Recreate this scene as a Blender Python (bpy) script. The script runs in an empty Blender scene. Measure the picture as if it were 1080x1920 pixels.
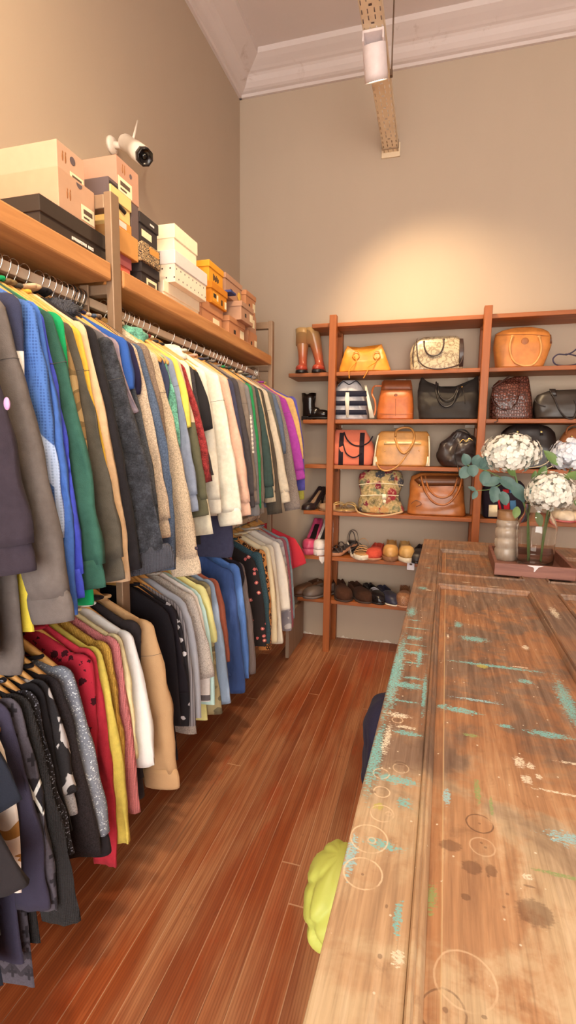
import bpy, bmesh, math, random
from mathutils import Vector, Matrix, noise as mnoise
random.seed(7)
DBG_PRINT = False
PI = math.pi
SC = bpy.context.scene
COL = SC.collection
R = math.radians

# ------------------------------------------------------------------ camera geometry (room metres: x from the clothes wall, y = 0 at the shelf wall, z up)
FPX, YAW, PIT, ROL = 943.089, 0.27627, 0.12719, 0.012207
CAM = Vector((1.4171, -3.6282, 1.42))
def _axes():
    cy, sy, cp, sp = math.cos(YAW), math.sin(YAW), math.cos(PIT), math.sin(PIT)
    fwd, right, up = Vector((-sy, cy, 0)), Vector((cy, sy, 0)), Vector((0, 0, 1))
    F = fwd*cp - up*sp; U = up*cp + fwd*sp; Rr = right
    c, s = math.cos(ROL), math.sin(ROL)
    return Rr*c + U*s, U*c - Rr*s, F
AX_R, AX_U, AX_F = _axes()
def ray(u, v): return AX_F + AX_R*((u-540)/FPX) + AX_U*((960-v)/FPX)
def on_x(u, v, X): d = ray(u, v); return CAM + d*((X-CAM.x)/d.x)
def on_y(u, v, Y): d = ray(u, v); return CAM + d*((Y-CAM.y)/d.y)
def on_z(u, v, Z): d = ray(u, v); return CAM + d*((Z-CAM.z)/d.z)

# ------------------------------------------------------------------ colours and materials
def lin(c): return tuple(((x/255)/12.92 if x <= 10 else (((x/255)+.055)/1.055)**2.4) for x in c)
TINT = (1.0, .89, .76)
def alb(c, k=1.0):
    """the colour a cloth shows in the warm shop light -> the colour of the cloth itself"""
    return tuple(min(.9, max(.006, k*x/t)) for x, t in zip(lin(c), TINT)) + (1,)
MATS = {}
class NT:
    def __init__(s, name):
        s.m = bpy.data.materials.new(name); s.m.use_nodes = True
        s.t = s.m.node_tree; s.b = s.t.nodes['Principled BSDF']
    def n(s, typ, ins=None, **kw):
        nd = s.t.nodes.new(typ)
        for k, v in kw.items(): setattr(nd, k, v)
        for k, v in (ins or {}).items(): s.put(nd, k, v)
        return nd
    def put(s, nd, k, v):
        sock = nd.inputs[k]
        if isinstance(v, bpy.types.NodeSocket): s.t.links.new(v, sock)
        elif isinstance(v, bpy.types.Node): s.t.links.new(v.outputs[0], sock)
        else:
            if sock.type == 'RGBA' and len(v) == 3: v = tuple(v)+(1,)
            sock.default_value = v
    def math(s, op, a, b=0.0, c=0.0, clamp=False):
        nd = s.n('ShaderNodeMath', {0: a, 1: b, 2: c}, operation=op); nd.use_clamp = clamp
        return nd.outputs[0]
    def vmath(s, op, a, b=(0, 0, 0)):
        nd = s.n('ShaderNodeVectorMath', {0: a, 1: b}, operation=op)
        return nd.outputs['Value'] if op in ('LENGTH', 'DISTANCE', 'DOT_PRODUCT') else nd.outputs[0]
    def step(s, v, lo, hi):
        nd = s.n('ShaderNodeMapRange', {0: v, 1: lo, 2: hi}, interpolation_type='SMOOTHSTEP'); return nd.outputs[0]
    def mix(s, f, a, b, mode='MIX'):
        nd = s.n('ShaderNodeMix', data_type='RGBA', blend_type=mode)
        s.put(nd, 0, f); s.put(nd, 6, a); s.put(nd, 7, b); return nd.outputs[2]
    def coord(s): return s.n('ShaderNodeTexCoord').outputs['Object']
    def scaled(s, v, sc, loc=(0, 0, 0), rot=(0, 0, 0)):
        return s.n('ShaderNodeMapping', {0: v, 1: loc, 2: rot, 3: sc}).outputs[0]
    def noise(s, v, scale, detail=3, rough=.5, dist=0):
        return s.n('ShaderNodeTexNoise', {'Vector': v, 'Scale': scale, 'Detail': detail, 'Roughness': rough, 'Distortion': dist}).outputs[0]
    def voro(s, v, scale, feature='F1', rnd=1.0):
        return s.n('ShaderNodeTexVoronoi', {'Vector': v, 'Scale': scale, 'Randomness': rnd}, feature=feature)
    def xyz(s, v):
        o = s.n('ShaderNodeSeparateXYZ', {0: v}).outputs; return o[0], o[1], o[2]
    def comb(s, x, y, z): return s.n('ShaderNodeCombineXYZ', {0: x, 1: y, 2: z}).outputs[0]
    def ramp(s, f, stops, const=False):
        nd = s.n('ShaderNodeValToRGB', {0: f}); cr = nd.color_ramp
        if const: cr.interpolation = 'CONSTANT'
        while len(cr.elements) > 1: cr.elements.remove(cr.elements[-1])
        cr.elements[0].position = stops[0][0]; cr.elements[0].color = tuple(stops[0][1])[:3]+(1,)
        for p, c in stops[1:]:
            e = cr.elements.new(p); e.color = tuple(c)[:3]+(1,)
        return nd.outputs[0]
    def bump(s, h, strength=.3, dist=.002):
        nd = s.n('ShaderNodeBump', {'Height': h, 'Strength': strength, 'Distance': dist})
        s.put(s.b, 'Normal', nd.outputs[0])
    def done(s, color=None, rough=.5, metal=0, **kw):
        if color is not None: s.put(s.b, 'Base Color', color)
        s.put(s.b, 'Roughness', rough); s.put(s.b, 'Metallic', metal)
        for k, v in kw.items(): s.put(s.b, k.replace('_', ' '), v)
        return s.m

def flat(name, c, rough=.5, metal=0, k=1.0, raw=False, grain=0.06, **kw):
    """plain surface with a little mottling"""
    if name in MATS: return MATS[name]
    t = NT(name); col = (tuple(lin(c))+(1,)) if raw else alb(c, k)
    n = t.noise(t.coord(), 35, 3)
    col2 = tuple(x*(1-2*grain) for x in col[:3])+(1,)
    m = t.done(t.mix(n, col2, tuple(min(1, x*(1+2*grain)) for x in col[:3])+(1,)), rough, metal, **kw)
    MATS[name] = m; return m

def wood(name, dark, light, axis='Y', scale=1.0, rough=.5, knots=True, raw=False):
    if name in MATS: return MATS[name]
    t = NT(name); co = t.coord()
    st = {'X': (1.2, 14, 14), 'Y': (14, 1.2, 14), 'Z': (14, 14, 1.2)}[axis]
    v = t.scaled(co, tuple(x*scale for x in st))
    g = t.noise(v, 2.2, 5, .6, .6)
    g2 = t.noise(t.scaled(co, tuple(x*scale*4 for x in st)), 3, 3, .6)
    d, l = alb(dark), alb(light)
    c = t.ramp(g, [(.3, d), (.52, tuple((a+b)/2 for a, b in zip(d, l))), (.72, l)])
    c = t.mix(t.math('MULTIPLY', g2, .35), c, d)
    if knots:
        vo = t.voro(t.scaled(co, tuple(x*.33 for x in st)), 1.0)
        k = t.step(vo.outputs['Distance'], .17, .05)
        c = t.mix(t.math('MULTIPLY', k, .8), c, tuple(x*.45 for x in d[:3])+(1,))
    t.bump(g2, .15, .002)
    m = t.done(c, rough); MATS[name] = m; return m

def fabric(name, c, kind='plain', c2=None, c3=None, k=1.0, bands=None):
    if name in MATS: return MATS[name]
    t = NT(name); co = t.coord(); col = alb(c, k)
    col2 = alb(c2, k) if c2 else None; col3 = alb(c3, k) if c3 else None
    base = col; x, y, z = t.xyz(co)
    dk = tuple(q*.72 for q in col[:3])+(1,); lt = tuple(min(.92, q*1.2+.004) for q in col[:3])+(1,)
    h = t.noise(co, 420, 2); bs, bd = .4, .002
    sheen = .03
    if bands:   # colour blocks down the length, (z from, colour)
        zz = t.math('MULTIPLY_ADD', z, .5, 1.0)
        base = t.ramp(zz, [(b[0]*.5+1.0, alb(b[1], k)) for b in sorted(bands, key=lambda q: q[0])], True)
        base = t.mix(t.math('MULTIPLY', t.noise(co, 90, 3), .22), base, (0, 0, 0, 1))
    elif kind in ('plain', 'smooth'):
        base = t.mix(t.noise(co, 60, 4), dk if kind == 'plain' else tuple(q*.9 for q in col[:3])+(1,), lt if kind == 'plain' else col)
    elif kind == 'heather':
        base = t.ramp(t.noise(co, 260, 4, .75), [(.35, tuple(q*.5 for q in col[:3])), (.55, col), (.7, tuple(min(.9, q*1.35) for q in col[:3]))])
        h = t.noise(co, 250, 3); bs = .4
    elif kind == 'knit':
        w = t.n('ShaderNodeTexWave', {'Vector': t.scaled(co, (1, 1, .12)), 'Scale': 70, 'Distortion': 1.2, 'Detail': 1}).outputs[1]
        w2 = t.n('ShaderNodeTexWave', {'Vector': co, 'Scale': 90, 'Distortion': .6}, bands_direction='Z').outputs[1]
        h = t.math('ADD', w, t.math('MULTIPLY', w2, .5)); bs, bd = .6, .003
        base = t.mix(t.math('MULTIPLY', h, .6), dk, lt)
    elif kind == 'plush':
        n1 = t.noise(co, 34, 5, .7); n2 = t.noise(co, 240, 3, .7)
        h = t.math('ADD', n1, t.math('MULTIPLY', n2, .7)); bs, bd = .9, .008
        base = t.ramp(t.math('ADD', t.math('MULTIPLY', n1, .65), t.math('MULTIPLY', n2, .35)), [(.40, tuple(q*.45 for q in col[:3])), (.5, col), (.62, tuple(min(.9, q*1.8+.01) for q in col[:3]))]); sheen = .10
    elif kind == 'denim':
        n1 = t.noise(t.scaled(co, (1, 1, .3)), 18, 5, .6); tw = t.noise(t.scaled(co, (900, 900, 200)), 1, 2)
        base = t.mix(t.step(n1, .4, .75), tuple(q*.75 for q in col[:3])+(1,), tuple(min(.9, q*1.55+.01) for q in col[:3])+(1,))
        base = t.mix(t.math('MULTIPLY', tw, .3), base, lt)
    elif kind == 'mesh':
        vo = t.voro(t.scaled(co, (150, 150, 150)), 1, rnd=0.0).outputs['Distance']
        base = t.mix(t.step(vo, .25, .45), dk, lt); h = vo; bs = .6
    elif kind == 'glitter':
        vo = t.voro(co, 420); wn = vo.outputs['Color']
        rr = t.xyz(wn)[0]
        base = t.mix(t.step(rr, .86, .99), t.mix(t.noise(co, 120, 3), dk, lt), col2 or (.75, .75, .75, 1))
    elif kind == 'floral':      # scattered little flowers on a dark cloth
        vo = t.voro(t.scaled(co, (30, 4, 30)), 1)
        d = vo.outputs['Distance']; n = t.noise(co, 110, 2)
        d = t.math('ADD', d, t.math('MULTIPLY', t.math('SUBTRACT', n, .5), .25))
        base = t.mix(t.step(d, .30, .25), col, col2)
        base = t.mix(t.step(d, .13, .10), base, col3 or col2)
    elif kind == 'leopard':
        vo = t.voro(t.scaled(co, (55, 55, 42)), 1); n = t.noise(co, 130, 2)
        d = t.math('ADD', vo.outputs['Distance'], t.math('MULTIPLY', t.math('SUBTRACT', n, .5), .5))
        ring = t.math('MULTIPLY', t.step(d, .22, .28), t.step(d, .56, .5))
        base = t.mix(ring, col, col2)
    elif kind == 'hstripe':
        f = t.math('FRACT', t.math('MULTIPLY', z, 1/.045))
        base = t.mix(t.step(f, .48, .52), col, col2)
    elif kind == 'vstripe':
        f = t.math('FRACT', t.math('MULTIPLY', t.math('ADD', x, y), 1/.012))
        base = t.mix(t.step(f, .6, .7), col, col2)
    elif kind == 'plaid':
        fx = t.step(t.math('FRACT', t.math('MULTIPLY', t.math('ADD', x, y), 22)), .45, .55); fz = t.step(t.math('FRACT', t.math('MULTIPLY', z, 22)), .45, .55)
        base = t.mix(t.math('MULTIPLY', t.math('ADD', fx, fz), .5), col, col2)
    elif kind == 'camo':
        base = t.ramp(t.noise(co, 13, 2, .5, .6), [(0, col), (.46, col2), (.56, col3 or col)], True)
    elif kind == 'blotch':      # pale animal-like patches knitted into the dark sleeve
        n = t.noise(t.scaled(co, (13, 13, 10)), 1, 2.5, .55, 1.2)
        base = t.mix(t.step(n, .545, .56), t.mix(t.noise(co, 300, 2), dk, lt), col2)
    elif kind == 'snow':        # little crosses with one big pale star band
        gx, gz = t.math('FRACT', t.math('MULTIPLY', t.math('ADD', x, t.math('MULTIPLY', y, .5)), 1/.045)), t.math('FRACT', t.math('MULTIPLY', z, 1/.055))
        ax, az = t.math('ABSOLUTE', t.math('SUBTRACT', gx, .5)), t.math('ABSOLUTE', t.math('SUBTRACT', gz, .5))
        cr = t.math('MULTIPLY', t.step(t.math('MINIMUM', ax, az), .10, .06), t.step(t.math('MAXIMUM', ax, az), .30, .24))
        base = t.mix(cr, t.mix(t.noise(co, 200, 2), dk, lt), tuple(q*.3 for q in col[:3])+(1,))
        star = t.math('MULTIPLY', t.step(z, -.372, -.367), t.step(z, -.287, -.292))
        d2 = t.math('ABSOLUTE', t.math('SUBTRACT', ax, t.math('MULTIPLY', t.math('ABSOLUTE', t.math('SUBTRACT', t.math('MULTIPLY_ADD', z, 1/.085, 4.376), .5)), 1.0)))
        base = t.mix(star, base, t.mix(t.step(d2, .12, .08), tuple(q*.25 for q in col[:3])+(1,), col2))
        rib = t.math('MULTIPLY', t.step(t.math('ABSOLUTE', t.math('ADD', z, .76)), .05, .045), t.step(t.math('FRACT', t.math('MULTIPLY', t.math('ADD', z, t.math('MULTIPLY', ax, .05)), 1/.035)), .5, .55))
        base = t.mix(t.math('MULTIPLY', rib, .8), base, tuple(q*.35 for q in col[:3])+(1,))
    elif kind == 'satin':
        base = t.mix(t.noise(co, 25, 3), dk, col)
    elif kind == 'bloom':       # dark printed roses on red
        vo = t.voro(t.scaled(co, (34, 34, 34)), 1); n = t.noise(co, 160, 2)
        d = t.math('ADD', vo.outputs['Distance'], t.math('MULTIPLY', t.math('SUBTRACT', n, .5), .6))
        sz = t.math('MULTIPLY_ADD', t.xyz(vo.outputs['Color'])[0], .3, .12)
        base = t.mix(t.step(t.math('SUBTRACT', d, sz), .03, -.02), col, col2)
    elif kind == 'tapestry':
        n = t.noise(co, 13, 3, .6, 1.0); vo = t.voro(t.scaled(co, (14, 14, 14)), 1); vc = t.xyz(vo.outputs['Color'])[0]
        ground = t.ramp(n, [(.3, lin((70, 66, 52))), (.45, lin((150, 134, 92))), (.55, lin((196, 170, 120))), (.66, lin((112, 118, 92)))])
        bloom = t.ramp(vc, [(.0, lin((150, 52, 62))), (.3, lin((196, 150, 96))), (.5, lin((120, 40, 56))), (.7, lin((160, 90, 70))), (.85, lin((76, 78, 84)))], True)
        d = t.math('ADD', vo.outputs['Distance'], t.math('MULTIPLY', t.math('SUBTRACT', t.noise(co, 60, 3), .5), .5))
        base = t.mix(t.step(d, .50, .40), ground, bloom)
        base = t.mix(t.math('MULTIPLY', t.step(t.noise(co, 70, 3), .55, .65), .5), base, lin((220, 190, 150))+(1,))
        h = t.noise(co, 300, 2); bs = .5
    t.bump(h, bs, bd)
    m = t.done(base, .92 if kind != 'satin' else .45, 0, Sheen_Weight=sheen, Sheen_Roughness=.5)
    t.put(t.b, 'Specular IOR Level', .2)
    MATS[name] = m; return m

def leather(name, c, rough=.42, kind='grain', c2=None, k=1.0):
    if name in MATS: return MATS[name]
    t = NT(name); co = t.coord(); col = alb(c, k)
    dk = tuple(q*.80 for q in col[:3])+(1,); lt = tuple(min(.9, q*1.12) for q in col[:3])+(1,)
    n = t.noise(co, 14, 4, .6); fine = t.voro(co, 300).outputs['Distance']
    base = t.mix(t.step(n, .3, .7), dk, lt); bs, bd, h = .12, .001, fine
    if kind == 'croc':
        vo = t.voro(t.scaled(co, (70, 70, 48)), 1, 'DISTANCE_TO_EDGE', .6).outputs['Distance']
        h = t.step(vo, 0, .3); bs, bd = .45, .0025; base = t.mix(h, tuple(q*.3 for q in col[:3])+(1,), lt)
    elif kind == 'snake':
        vo = t.voro(t.scaled(co, (26, 26, 22)), 1, rnd=.7); d = vo.outputs['Distance']
        sc = t.voro(t.scaled(co, (190, 190, 150)), 1, 'DISTANCE_TO_EDGE', .3).outputs['Distance']
        d = t.math('ADD', d, t.math('MULTIPLY', t.math('SUBTRACT', t.noise(co, 90, 3), .5), .55)); base = t.mix(t.math('MULTIPLY', t.math('MULTIPLY', t.step(d, .30, .42), t.step(d, .60, .46)), .7), col, alb(c2))
        base = t.mix(t.step(sc, .09, .03), base, alb(c2)); h = sc; bs = .3
    elif kind == 'weave':
        w = t.n('ShaderNodeTexChecker', {'Vector': t.scaled(co, (120, 120, 120)), 'Scale': 1.0}).outputs[1]
        base = t.mix(w, dk, lt); h = w; bs = .7; bd = .003
    t.bump(h, bs, bd)
    m = t.done(base, rough); MATS[name] = m; return m

# ------------------------------------------------------------------ mesh building
class MB:
    def __init__(s): s.v = []; s.f = []; s.sm = []
    def add(s, vs, fs, smooth=True):
        o = len(s.v); s.v += [tuple(p) for p in vs]
        for f in fs: s.f.append(tuple(i+o for i in f)); s.sm.append(smooth)
        return s
    def box(s, lo, hi, bev=0.0, mat=None):
        bm = bmesh.new(); bmesh.ops.create_cube(bm, size=1)
        for v in bm.verts: v.co = Vector([lo[i]+(hi[i]-lo[i])*(v.co[i]+.5) for i in range(3)])
        if bev > 0:
            bmesh.ops.bevel(bm, geom=bm.edges[:], offset=min(bev, .45*min(abs(hi[i]-lo[i]) for i in range(3))), segments=2, affect='EDGES', profile=.5)
        bm.verts.index_update()
        vs = [(mat @ v.co) if mat else v.co.copy() for v in bm.verts]
        s.add(vs, [[v.index for v in f.verts] for f in bm.faces], False); bm.free(); return s
    def loft(s, rings, cap=(True, True), closed=True, smooth=True):
        n = len(rings[0]); vs = [p for r in rings for p in r]; fs = []
        for i in range(len(rings)-1):
            for j in range(n if closed else n-1):
                k = (j+1) % n
                fs.append((i*n+j, i*n+k, (i+1)*n+k, (i+1)*n+j))
        if cap[0]: fs.append(tuple(range(n-1, -1, -1)))
        if cap[1]: fs.append(tuple(range((len(rings)-1)*n, len(rings)*n)))
        return s.add(vs, fs, smooth)
    def tube(s, path, r, n=8, flat=None, up=None, cap=True):
        """tube along a path; r a number or a list; flat = second radius factor across 'up'"""
        path = [Vector(p) for p in path]; N = len(path); rings = []; prev = None
        for i, p in enumerate(path):
            t = (path[min(i+1, N-1)]-path[max(i-1, 0)]).normalized()
            ref = Vector(up) if up else (prev if prev else (Vector((0, 0, 1)) if abs(t.z) < .9 else Vector((1, 0, 0))))
            a = ref - t*ref.dot(t)
            if a.length < 1e-5: a = t.orthogonal()
            a.normalize(); b = t.cross(a); prev = a
            ra = r[i] if isinstance(r, (list, tuple)) else r
            rb = ra*(flat if flat else 1)
            rings.append([p + a*(rb*math.sin(2*PI*j/n)) + b*(ra*math.cos(2*PI*j/n)) for j in range(n)])
        return s.loft(rings, (cap, cap))
    def lathe(s, prof, n=24, at=(0, 0, 0), mat=None, cap=(True, True)):
        rings = []
        for r, z in prof:
            ring = [Vector((at[0]+r*math.cos(2*PI*j/n), at[1]+r*math.sin(2*PI*j/n), at[2]+z)) for j in range(n)]
            rings.append([mat @ p for p in ring] if mat else ring)
        return s.loft(rings, cap)
    def ball(s, c, rad, nu=12, nv=8, nz=0.0, seed=0):
        rings = []
        for i in range(nv+1):
            th = PI*(i/nv); th = min(max(th, .02), PI-.02)
            ring = []
            for j in range(nu):
                ph = 2*PI*j/nu; d = Vector((math.sin(th)*math.cos(ph), math.sin(th)*math.sin(ph), -math.cos(th)))
                q = 1+nz*mnoise.noise(d*2+Vector((seed*3.1, 0, 0)))
                ring.append(Vector(c)+Vector((d.x*rad[0], d.y*rad[1], d.z*rad[2]))*q)
            rings.append(ring)
        return s.loft(rings)
    def build(s, name, mat, parent=None, loc=None, smooth_angle=None):
        me = bpy.data.meshes.new(name); me.from_pydata(s.v, [], s.f)
        me.polygons.foreach_set('use_smooth', s.sm); me.update()
        me.materials.append(mat)
        o = bpy.data.objects.new(name, me); COL.objects.link(o)
        if parent: o.parent = parent
        if loc: o.location = loc
        return o

def se(n, a, b, e=2.4):
    """n points of a superellipse with half axes a, b"""
    out = []
    for j in range(n):
        t = 2*PI*j/n; c, q = math.cos(t), math.sin(t)
        out.append((math.copysign(abs(c)**(2/e), c)*a, math.copysign(abs(q)**(2/e), q)*b))
    return out
def spl(pts, n=24):
    """smooth path through points"""
    P = [Vector(p) for p in pts]; out = []; m = len(P)-1
    for i in range(n+1):
        t = i/n*m; k = min(int(t), m-1); f = t-k
        p0, p1, p2, p3 = P[max(k-1, 0)], P[k], P[k+1], P[min(k+2, m)]
        out.append(.5*((2*p1)+(p2-p0)*f+(2*p0-5*p1+4*p2-p3)*f*f+(3*p1-p0-3*p2+p3)*f*f*f))
    return out
def itp(x, xs, ys):
    if x <= xs[0]: return ys[0]
    for i in range(len(xs)-1):
        if x <= xs[i+1]:
            f = (x-xs[i])/(xs[i+1]-xs[i]); return ys[i]+(ys[i+1]-ys[i])*f
    return ys[-1]
def thing(name, label, cat, loc=(0, 0, 0), rz=0, group=None):
    o = bpy.data.objects.new(name, None); COL.objects.link(o); o.empty_display_size = .05
    o.location = loc; o.rotation_euler = (0, 0, rz); tag(o, label, cat, group); return o
def tag(o, label, cat, group=None):
    o['label'] = label; o['category'] = cat
    if group: o['group'] = group
    return o
def struct(o): o['kind'] = 'structure'; return o
def lab(o, t): o['label'] = t; return o

# ------------------------------------------------------------------ the room
H = 3.84            # wall top where the cornice starts
def wall_mat():
    t = NT('wall_paint'); co = t.coord()
    n = t.noise(t.scaled(co, (1, 1, .35)), 2.2, 4, .6); f = t.noise(co, 60, 4, .6)
    x, y, z = t.xyz(co)
    c = t.mix(n, lin((178, 161, 142))+(1,), lin((188, 171, 151))+(1,))
    chip = t.step(t.math('ADD', t.math('MULTIPLY', z, -9), t.noise(co, 16, 4, .6)), .44, .5)
    c = t.mix(t.math('MULTIPLY', chip, .75), c, lin((225, 220, 210))+(1,))
    t.bump(t.math('ADD', f, t.math('MULTIPLY', n, 2)), .12, .003)
    return t.done(c, .85)
WALL = wall_mat()
def ceil_mat():
    t = NT('ceiling_plaster'); co = t.coord()
    n = t.noise(co, 1.3, 5, .65); s = t.noise(co, 3.1, 6, .7, .8); f = t.noise(co, 30, 4)
    c = t.mix(n, lin((206, 194, 190))+(1,), lin((216, 206, 202))+(1,))
    c = t.mix(t.math('MULTIPLY', t.step(s, .60, .74), .55), c, lin((150, 118, 98))+(1,))
    c = t.mix(t.math('MULTIPLY', t.step(t.noise(co, 7, 5, .7), .66, .78), .5), c, lin((120, 96, 86))+(1,))
    t.bump(f, .2, .004); return t.done(c, .9)
CEIL = ceil_mat()

def floor_mat():
    t = NT('pine_floorboards'); co = t.coord(); x, y, z = t.xyz(co)
    W = .0655
    u = t.math('MULTIPLY', x, 1/W); pid = t.math('FLOOR', u); fx = t.math('FRACT', u)
    rnd = t.n('ShaderNodeTexWhiteNoise', {0: t.comb(pid, 3.7, 0)}, noise_dimensions='2D').outputs[0]
    yo = t.math('ADD', y, t.math('MULTIPLY', rnd, 7.3))
    seg = t.math('FLOOR', t.math('MULTIPLY', yo, 1/2.9)); fy = t.math('FRACT', t.math('MULTIPLY', yo, 1/2.9))
    r2 = t.n('ShaderNodeTexWhiteNoise', {0: t.comb(pid, seg, 0)}, noise_dimensions='2D').outputs[0]
    gv = t.comb(t.math('MULTIPLY_ADD', x, 26, t.math('MULTIPLY', r2, 50)), t.math('MULTIPLY', yo, .8), t.math('MULTIPLY', r2, 31))
    g = t.noise(gv, 1.4, 5, .6, 1.2)
    w = t.n('ShaderNodeTexWave', {'Vector': t.comb(t.math('MULTIPLY_ADD', x, 1.0, t.math('MULTIPLY', r2, 3)), t.math('MULTIPLY', yo, .035), 0.0), 'Scale': 38, 'Distortion': 9, 'Detail': 2, 'Detail Scale': .6}).outputs[1]
    gf = t.noise(t.comb(t.math('MULTIPLY', x, 170), t.math('MULTIPLY', yo, 2.2), t.math('MULTIPLY', r2, 17)), 1.5, 3, .6)
    col = t.ramp(g, [(.25, lin((124, 60, 32))), (.5, lin((152, 76, 38))), (.75, lin((176, 100, 58)))])
    col = t.mix(t.math('MULTIPLY', t.step(r2, .45, .9), .55), col, t.ramp(g, [(.3, lin((140, 54, 22))), (.7, lin((178, 78, 32)))]))
    col = t.mix(t.math('MULTIPLY', t.step(t.math('SUBTRACT', .4, r2), .05, .35), .4), col, lin((112, 62, 42))+(1,))
    worn = t.step(t.math('ADD', t.noise(t.scaled(co, (2.0, .55, 1)), 1.1, 5, .62), t.math('MULTIPLY', t.math('SUBTRACT', r2, .5), .10)), .43, .60)
    tan = t.mix(t.step(g, .36, .62), lin((164, 114, 78))+(1,), lin((194, 148, 108))+(1,))
    col = t.mix(t.math('MULTIPLY', worn, .60), col, tan)
    col = t.mix(t.math('MULTIPLY', t.step(w, .55, .9), .30), col, lin((104, 50, 28))+(1,))
    col = t.mix(t.math('MULTIPLY', t.step(gf, .50, .70), .14), col, lin((90, 46, 28))+(1,))
    red = t.step(t.noise(t.scaled(co, (5, 1.6, 1)), 1.3, 5, .7), .60, .68)
    col = t.mix(t.math('MULTIPLY', red, .4), col, lin((164, 66, 28))+(1,))
    col = t.mix(t.math('MULTIPLY', t.step(t.noise(t.scaled(co, (9, 5, 1)), 2.0, 4, .7), .62, .7), .3), col, lin((96, 58, 42))+(1,))
    e = t.math('ABSOLUTE', t.math('SUBTRACT', fx, .5)); seam = t.step(e, .470, .486)
    ends = t.step(t.math('ABSOLUTE', t.math('SUBTRACT', fy, .5)), .4988, .4993)
    dirt = t.mix(t.step(t.noise(t.comb(t.math('MULTIPLY', pid, 3.3), t.math('MULTIPLY', y, .8), 0.0), 1.0, 3), .50, .62), lin((204, 164, 130))+(1,), lin((66, 36, 24))+(1,))
    sm = t.math('MAXIMUM', seam, ends)
    col = t.mix(t.math('MULTIPLY', sm, .62), col, dirt)
    t.bump(t.math('ADD', t.math('MULTIPLY', gf, .3), t.math('MULTIPLY', sm, -1.0)), .25, .002)
    return t.done(col, t.math('MULTIPLY_ADD', worn, .16, .40))
XR, YB = 4.2, -6.4
def slab(name, lo, hi, m): return struct(MB().box(lo, hi).build(name, m))
slab('floor', (-.1, YB, -.08), (XR+.1, .1, 0), floor_mat())
slab('wall_left', (-.12, YB, 0), (0, .12, H+.3), WALL)
slab('wall_back', (0, 0, 0), (XR, .12, H+.3), WALL)
slab('wall_right', (XR, YB, 0), (XR+.12, .12, H+.3), WALL)
slab('ceiling', (-.12, YB, H+.16), (XR+.12, .12, H+.26), CEIL)
# the street side of the shop: wall with a wide glazed opening the daylight comes through
fw = MB()
fw.box((-.12, YB-.12, 0), (.3, YB, H+.3)).box((3.9, YB-.12, 0), (XR+.12, YB, H+.3)).box((.3, YB-.12, 3.0), (3.9, YB, H+.3))
struct(fw.build('wall_front', WALL))
# plaster cornice, a run of coves along three walls
prof = [(0, 0), (.018, 0), (.022, .018), (.04, .022), (.055, .03), (.075, .05), (.088, .075), (.10, .085), (.115, .09), (.13, .098), (.17, .115), (.20, .13), (.205, .16), (0, .16)]
def cornice(name, fn):
    m = MB(); m.loft([[fn(d, z, s) for d, z in prof] for s in (0, 1)], (True, True), True, False)
    return struct(m.build(name, CEIL))
cornice('trim_1', lambda d, z, s: (d, (YB if s == 0 else 0), H+z))
cornice('trim_2', lambda d, z, s: ((0 if s == 0 else XR), -d, H+z))
cornice('trim_3', lambda d, z, s: (XR-d, (0 if s == 0 else YB), H+z))

# ------------------------------------------------------------------ clothes rack with the box shelf
STEEL = flat('rack_steel', (150, 124, 100), .45, .3, raw=True)
RAILM = flat('rail_metal', (224, 206, 182), .35, .3, raw=True)
PLANK = wood('rack_plank', (176, 112, 60), (216, 150, 88), 'Y', 1.0, .55)
XRAIL, ZUP, ZLOW = .36, 1.862, .985
rack = thing('clothes_rack', 'steel frame clothes rack with plank shelf and two hanging rails along wall', 'clothes rack', (.2, -2.2, 0))
def rk(m, name, mat): return m.build(name, mat, rack, None)
def rb(lo, hi, bev=.003):
    return MB().box([lo[0]-.2, lo[1]+2.2, lo[2]], [hi[0]-.2, hi[1]+2.2, hi[2]], bev)
frames = [-3.83, -2.228, -.64]
for yf in frames:
    rk(rb((.432, yf, .58), (.458, yf+.042, 2.175)), 'upright', STEEL)
    rk(rb((.004, yf, 0), (.03, yf+.042, 2.175)), 'upright', STEEL)
    rk(rb((.03, yf+.002, 2.13), (.432, yf+.04, 2.17)), 'crossbar', STEEL)
    rk(rb((.03, yf+.005, 1.882), (.432, yf+.040, 1.912)), 'crossbar', STEEL)
    rk(rb((.03, yf+.005, .58), (.432, yf+.040, .61)), 'crossbar', STEEL)
    for zr in (ZUP, ZLOW):
        br = rb((XRAIL-.016, yf-.012, zr-.05), (XRAIL+.016, yf-.006, (1.91 if zr == ZUP else zr+.05))); rk(br, 'rail_bracket', STEEL)
for y0, y1 in ((-3.775, -2.234), (-2.172, -.645)):
    rk(rb((.012, y0, 1.914), (.457, y1, 1.968), .006), 'shelf_plank', PLANK)
for zr, nm in ((ZUP, 'hanging_rail'), (ZLOW, 'hanging_rail')):
    rk(rb((XRAIL-.011, -3.82, zr-.014), (XRAIL+.011, -.60, zr+.014), .003), nm, RAILM)

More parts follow.
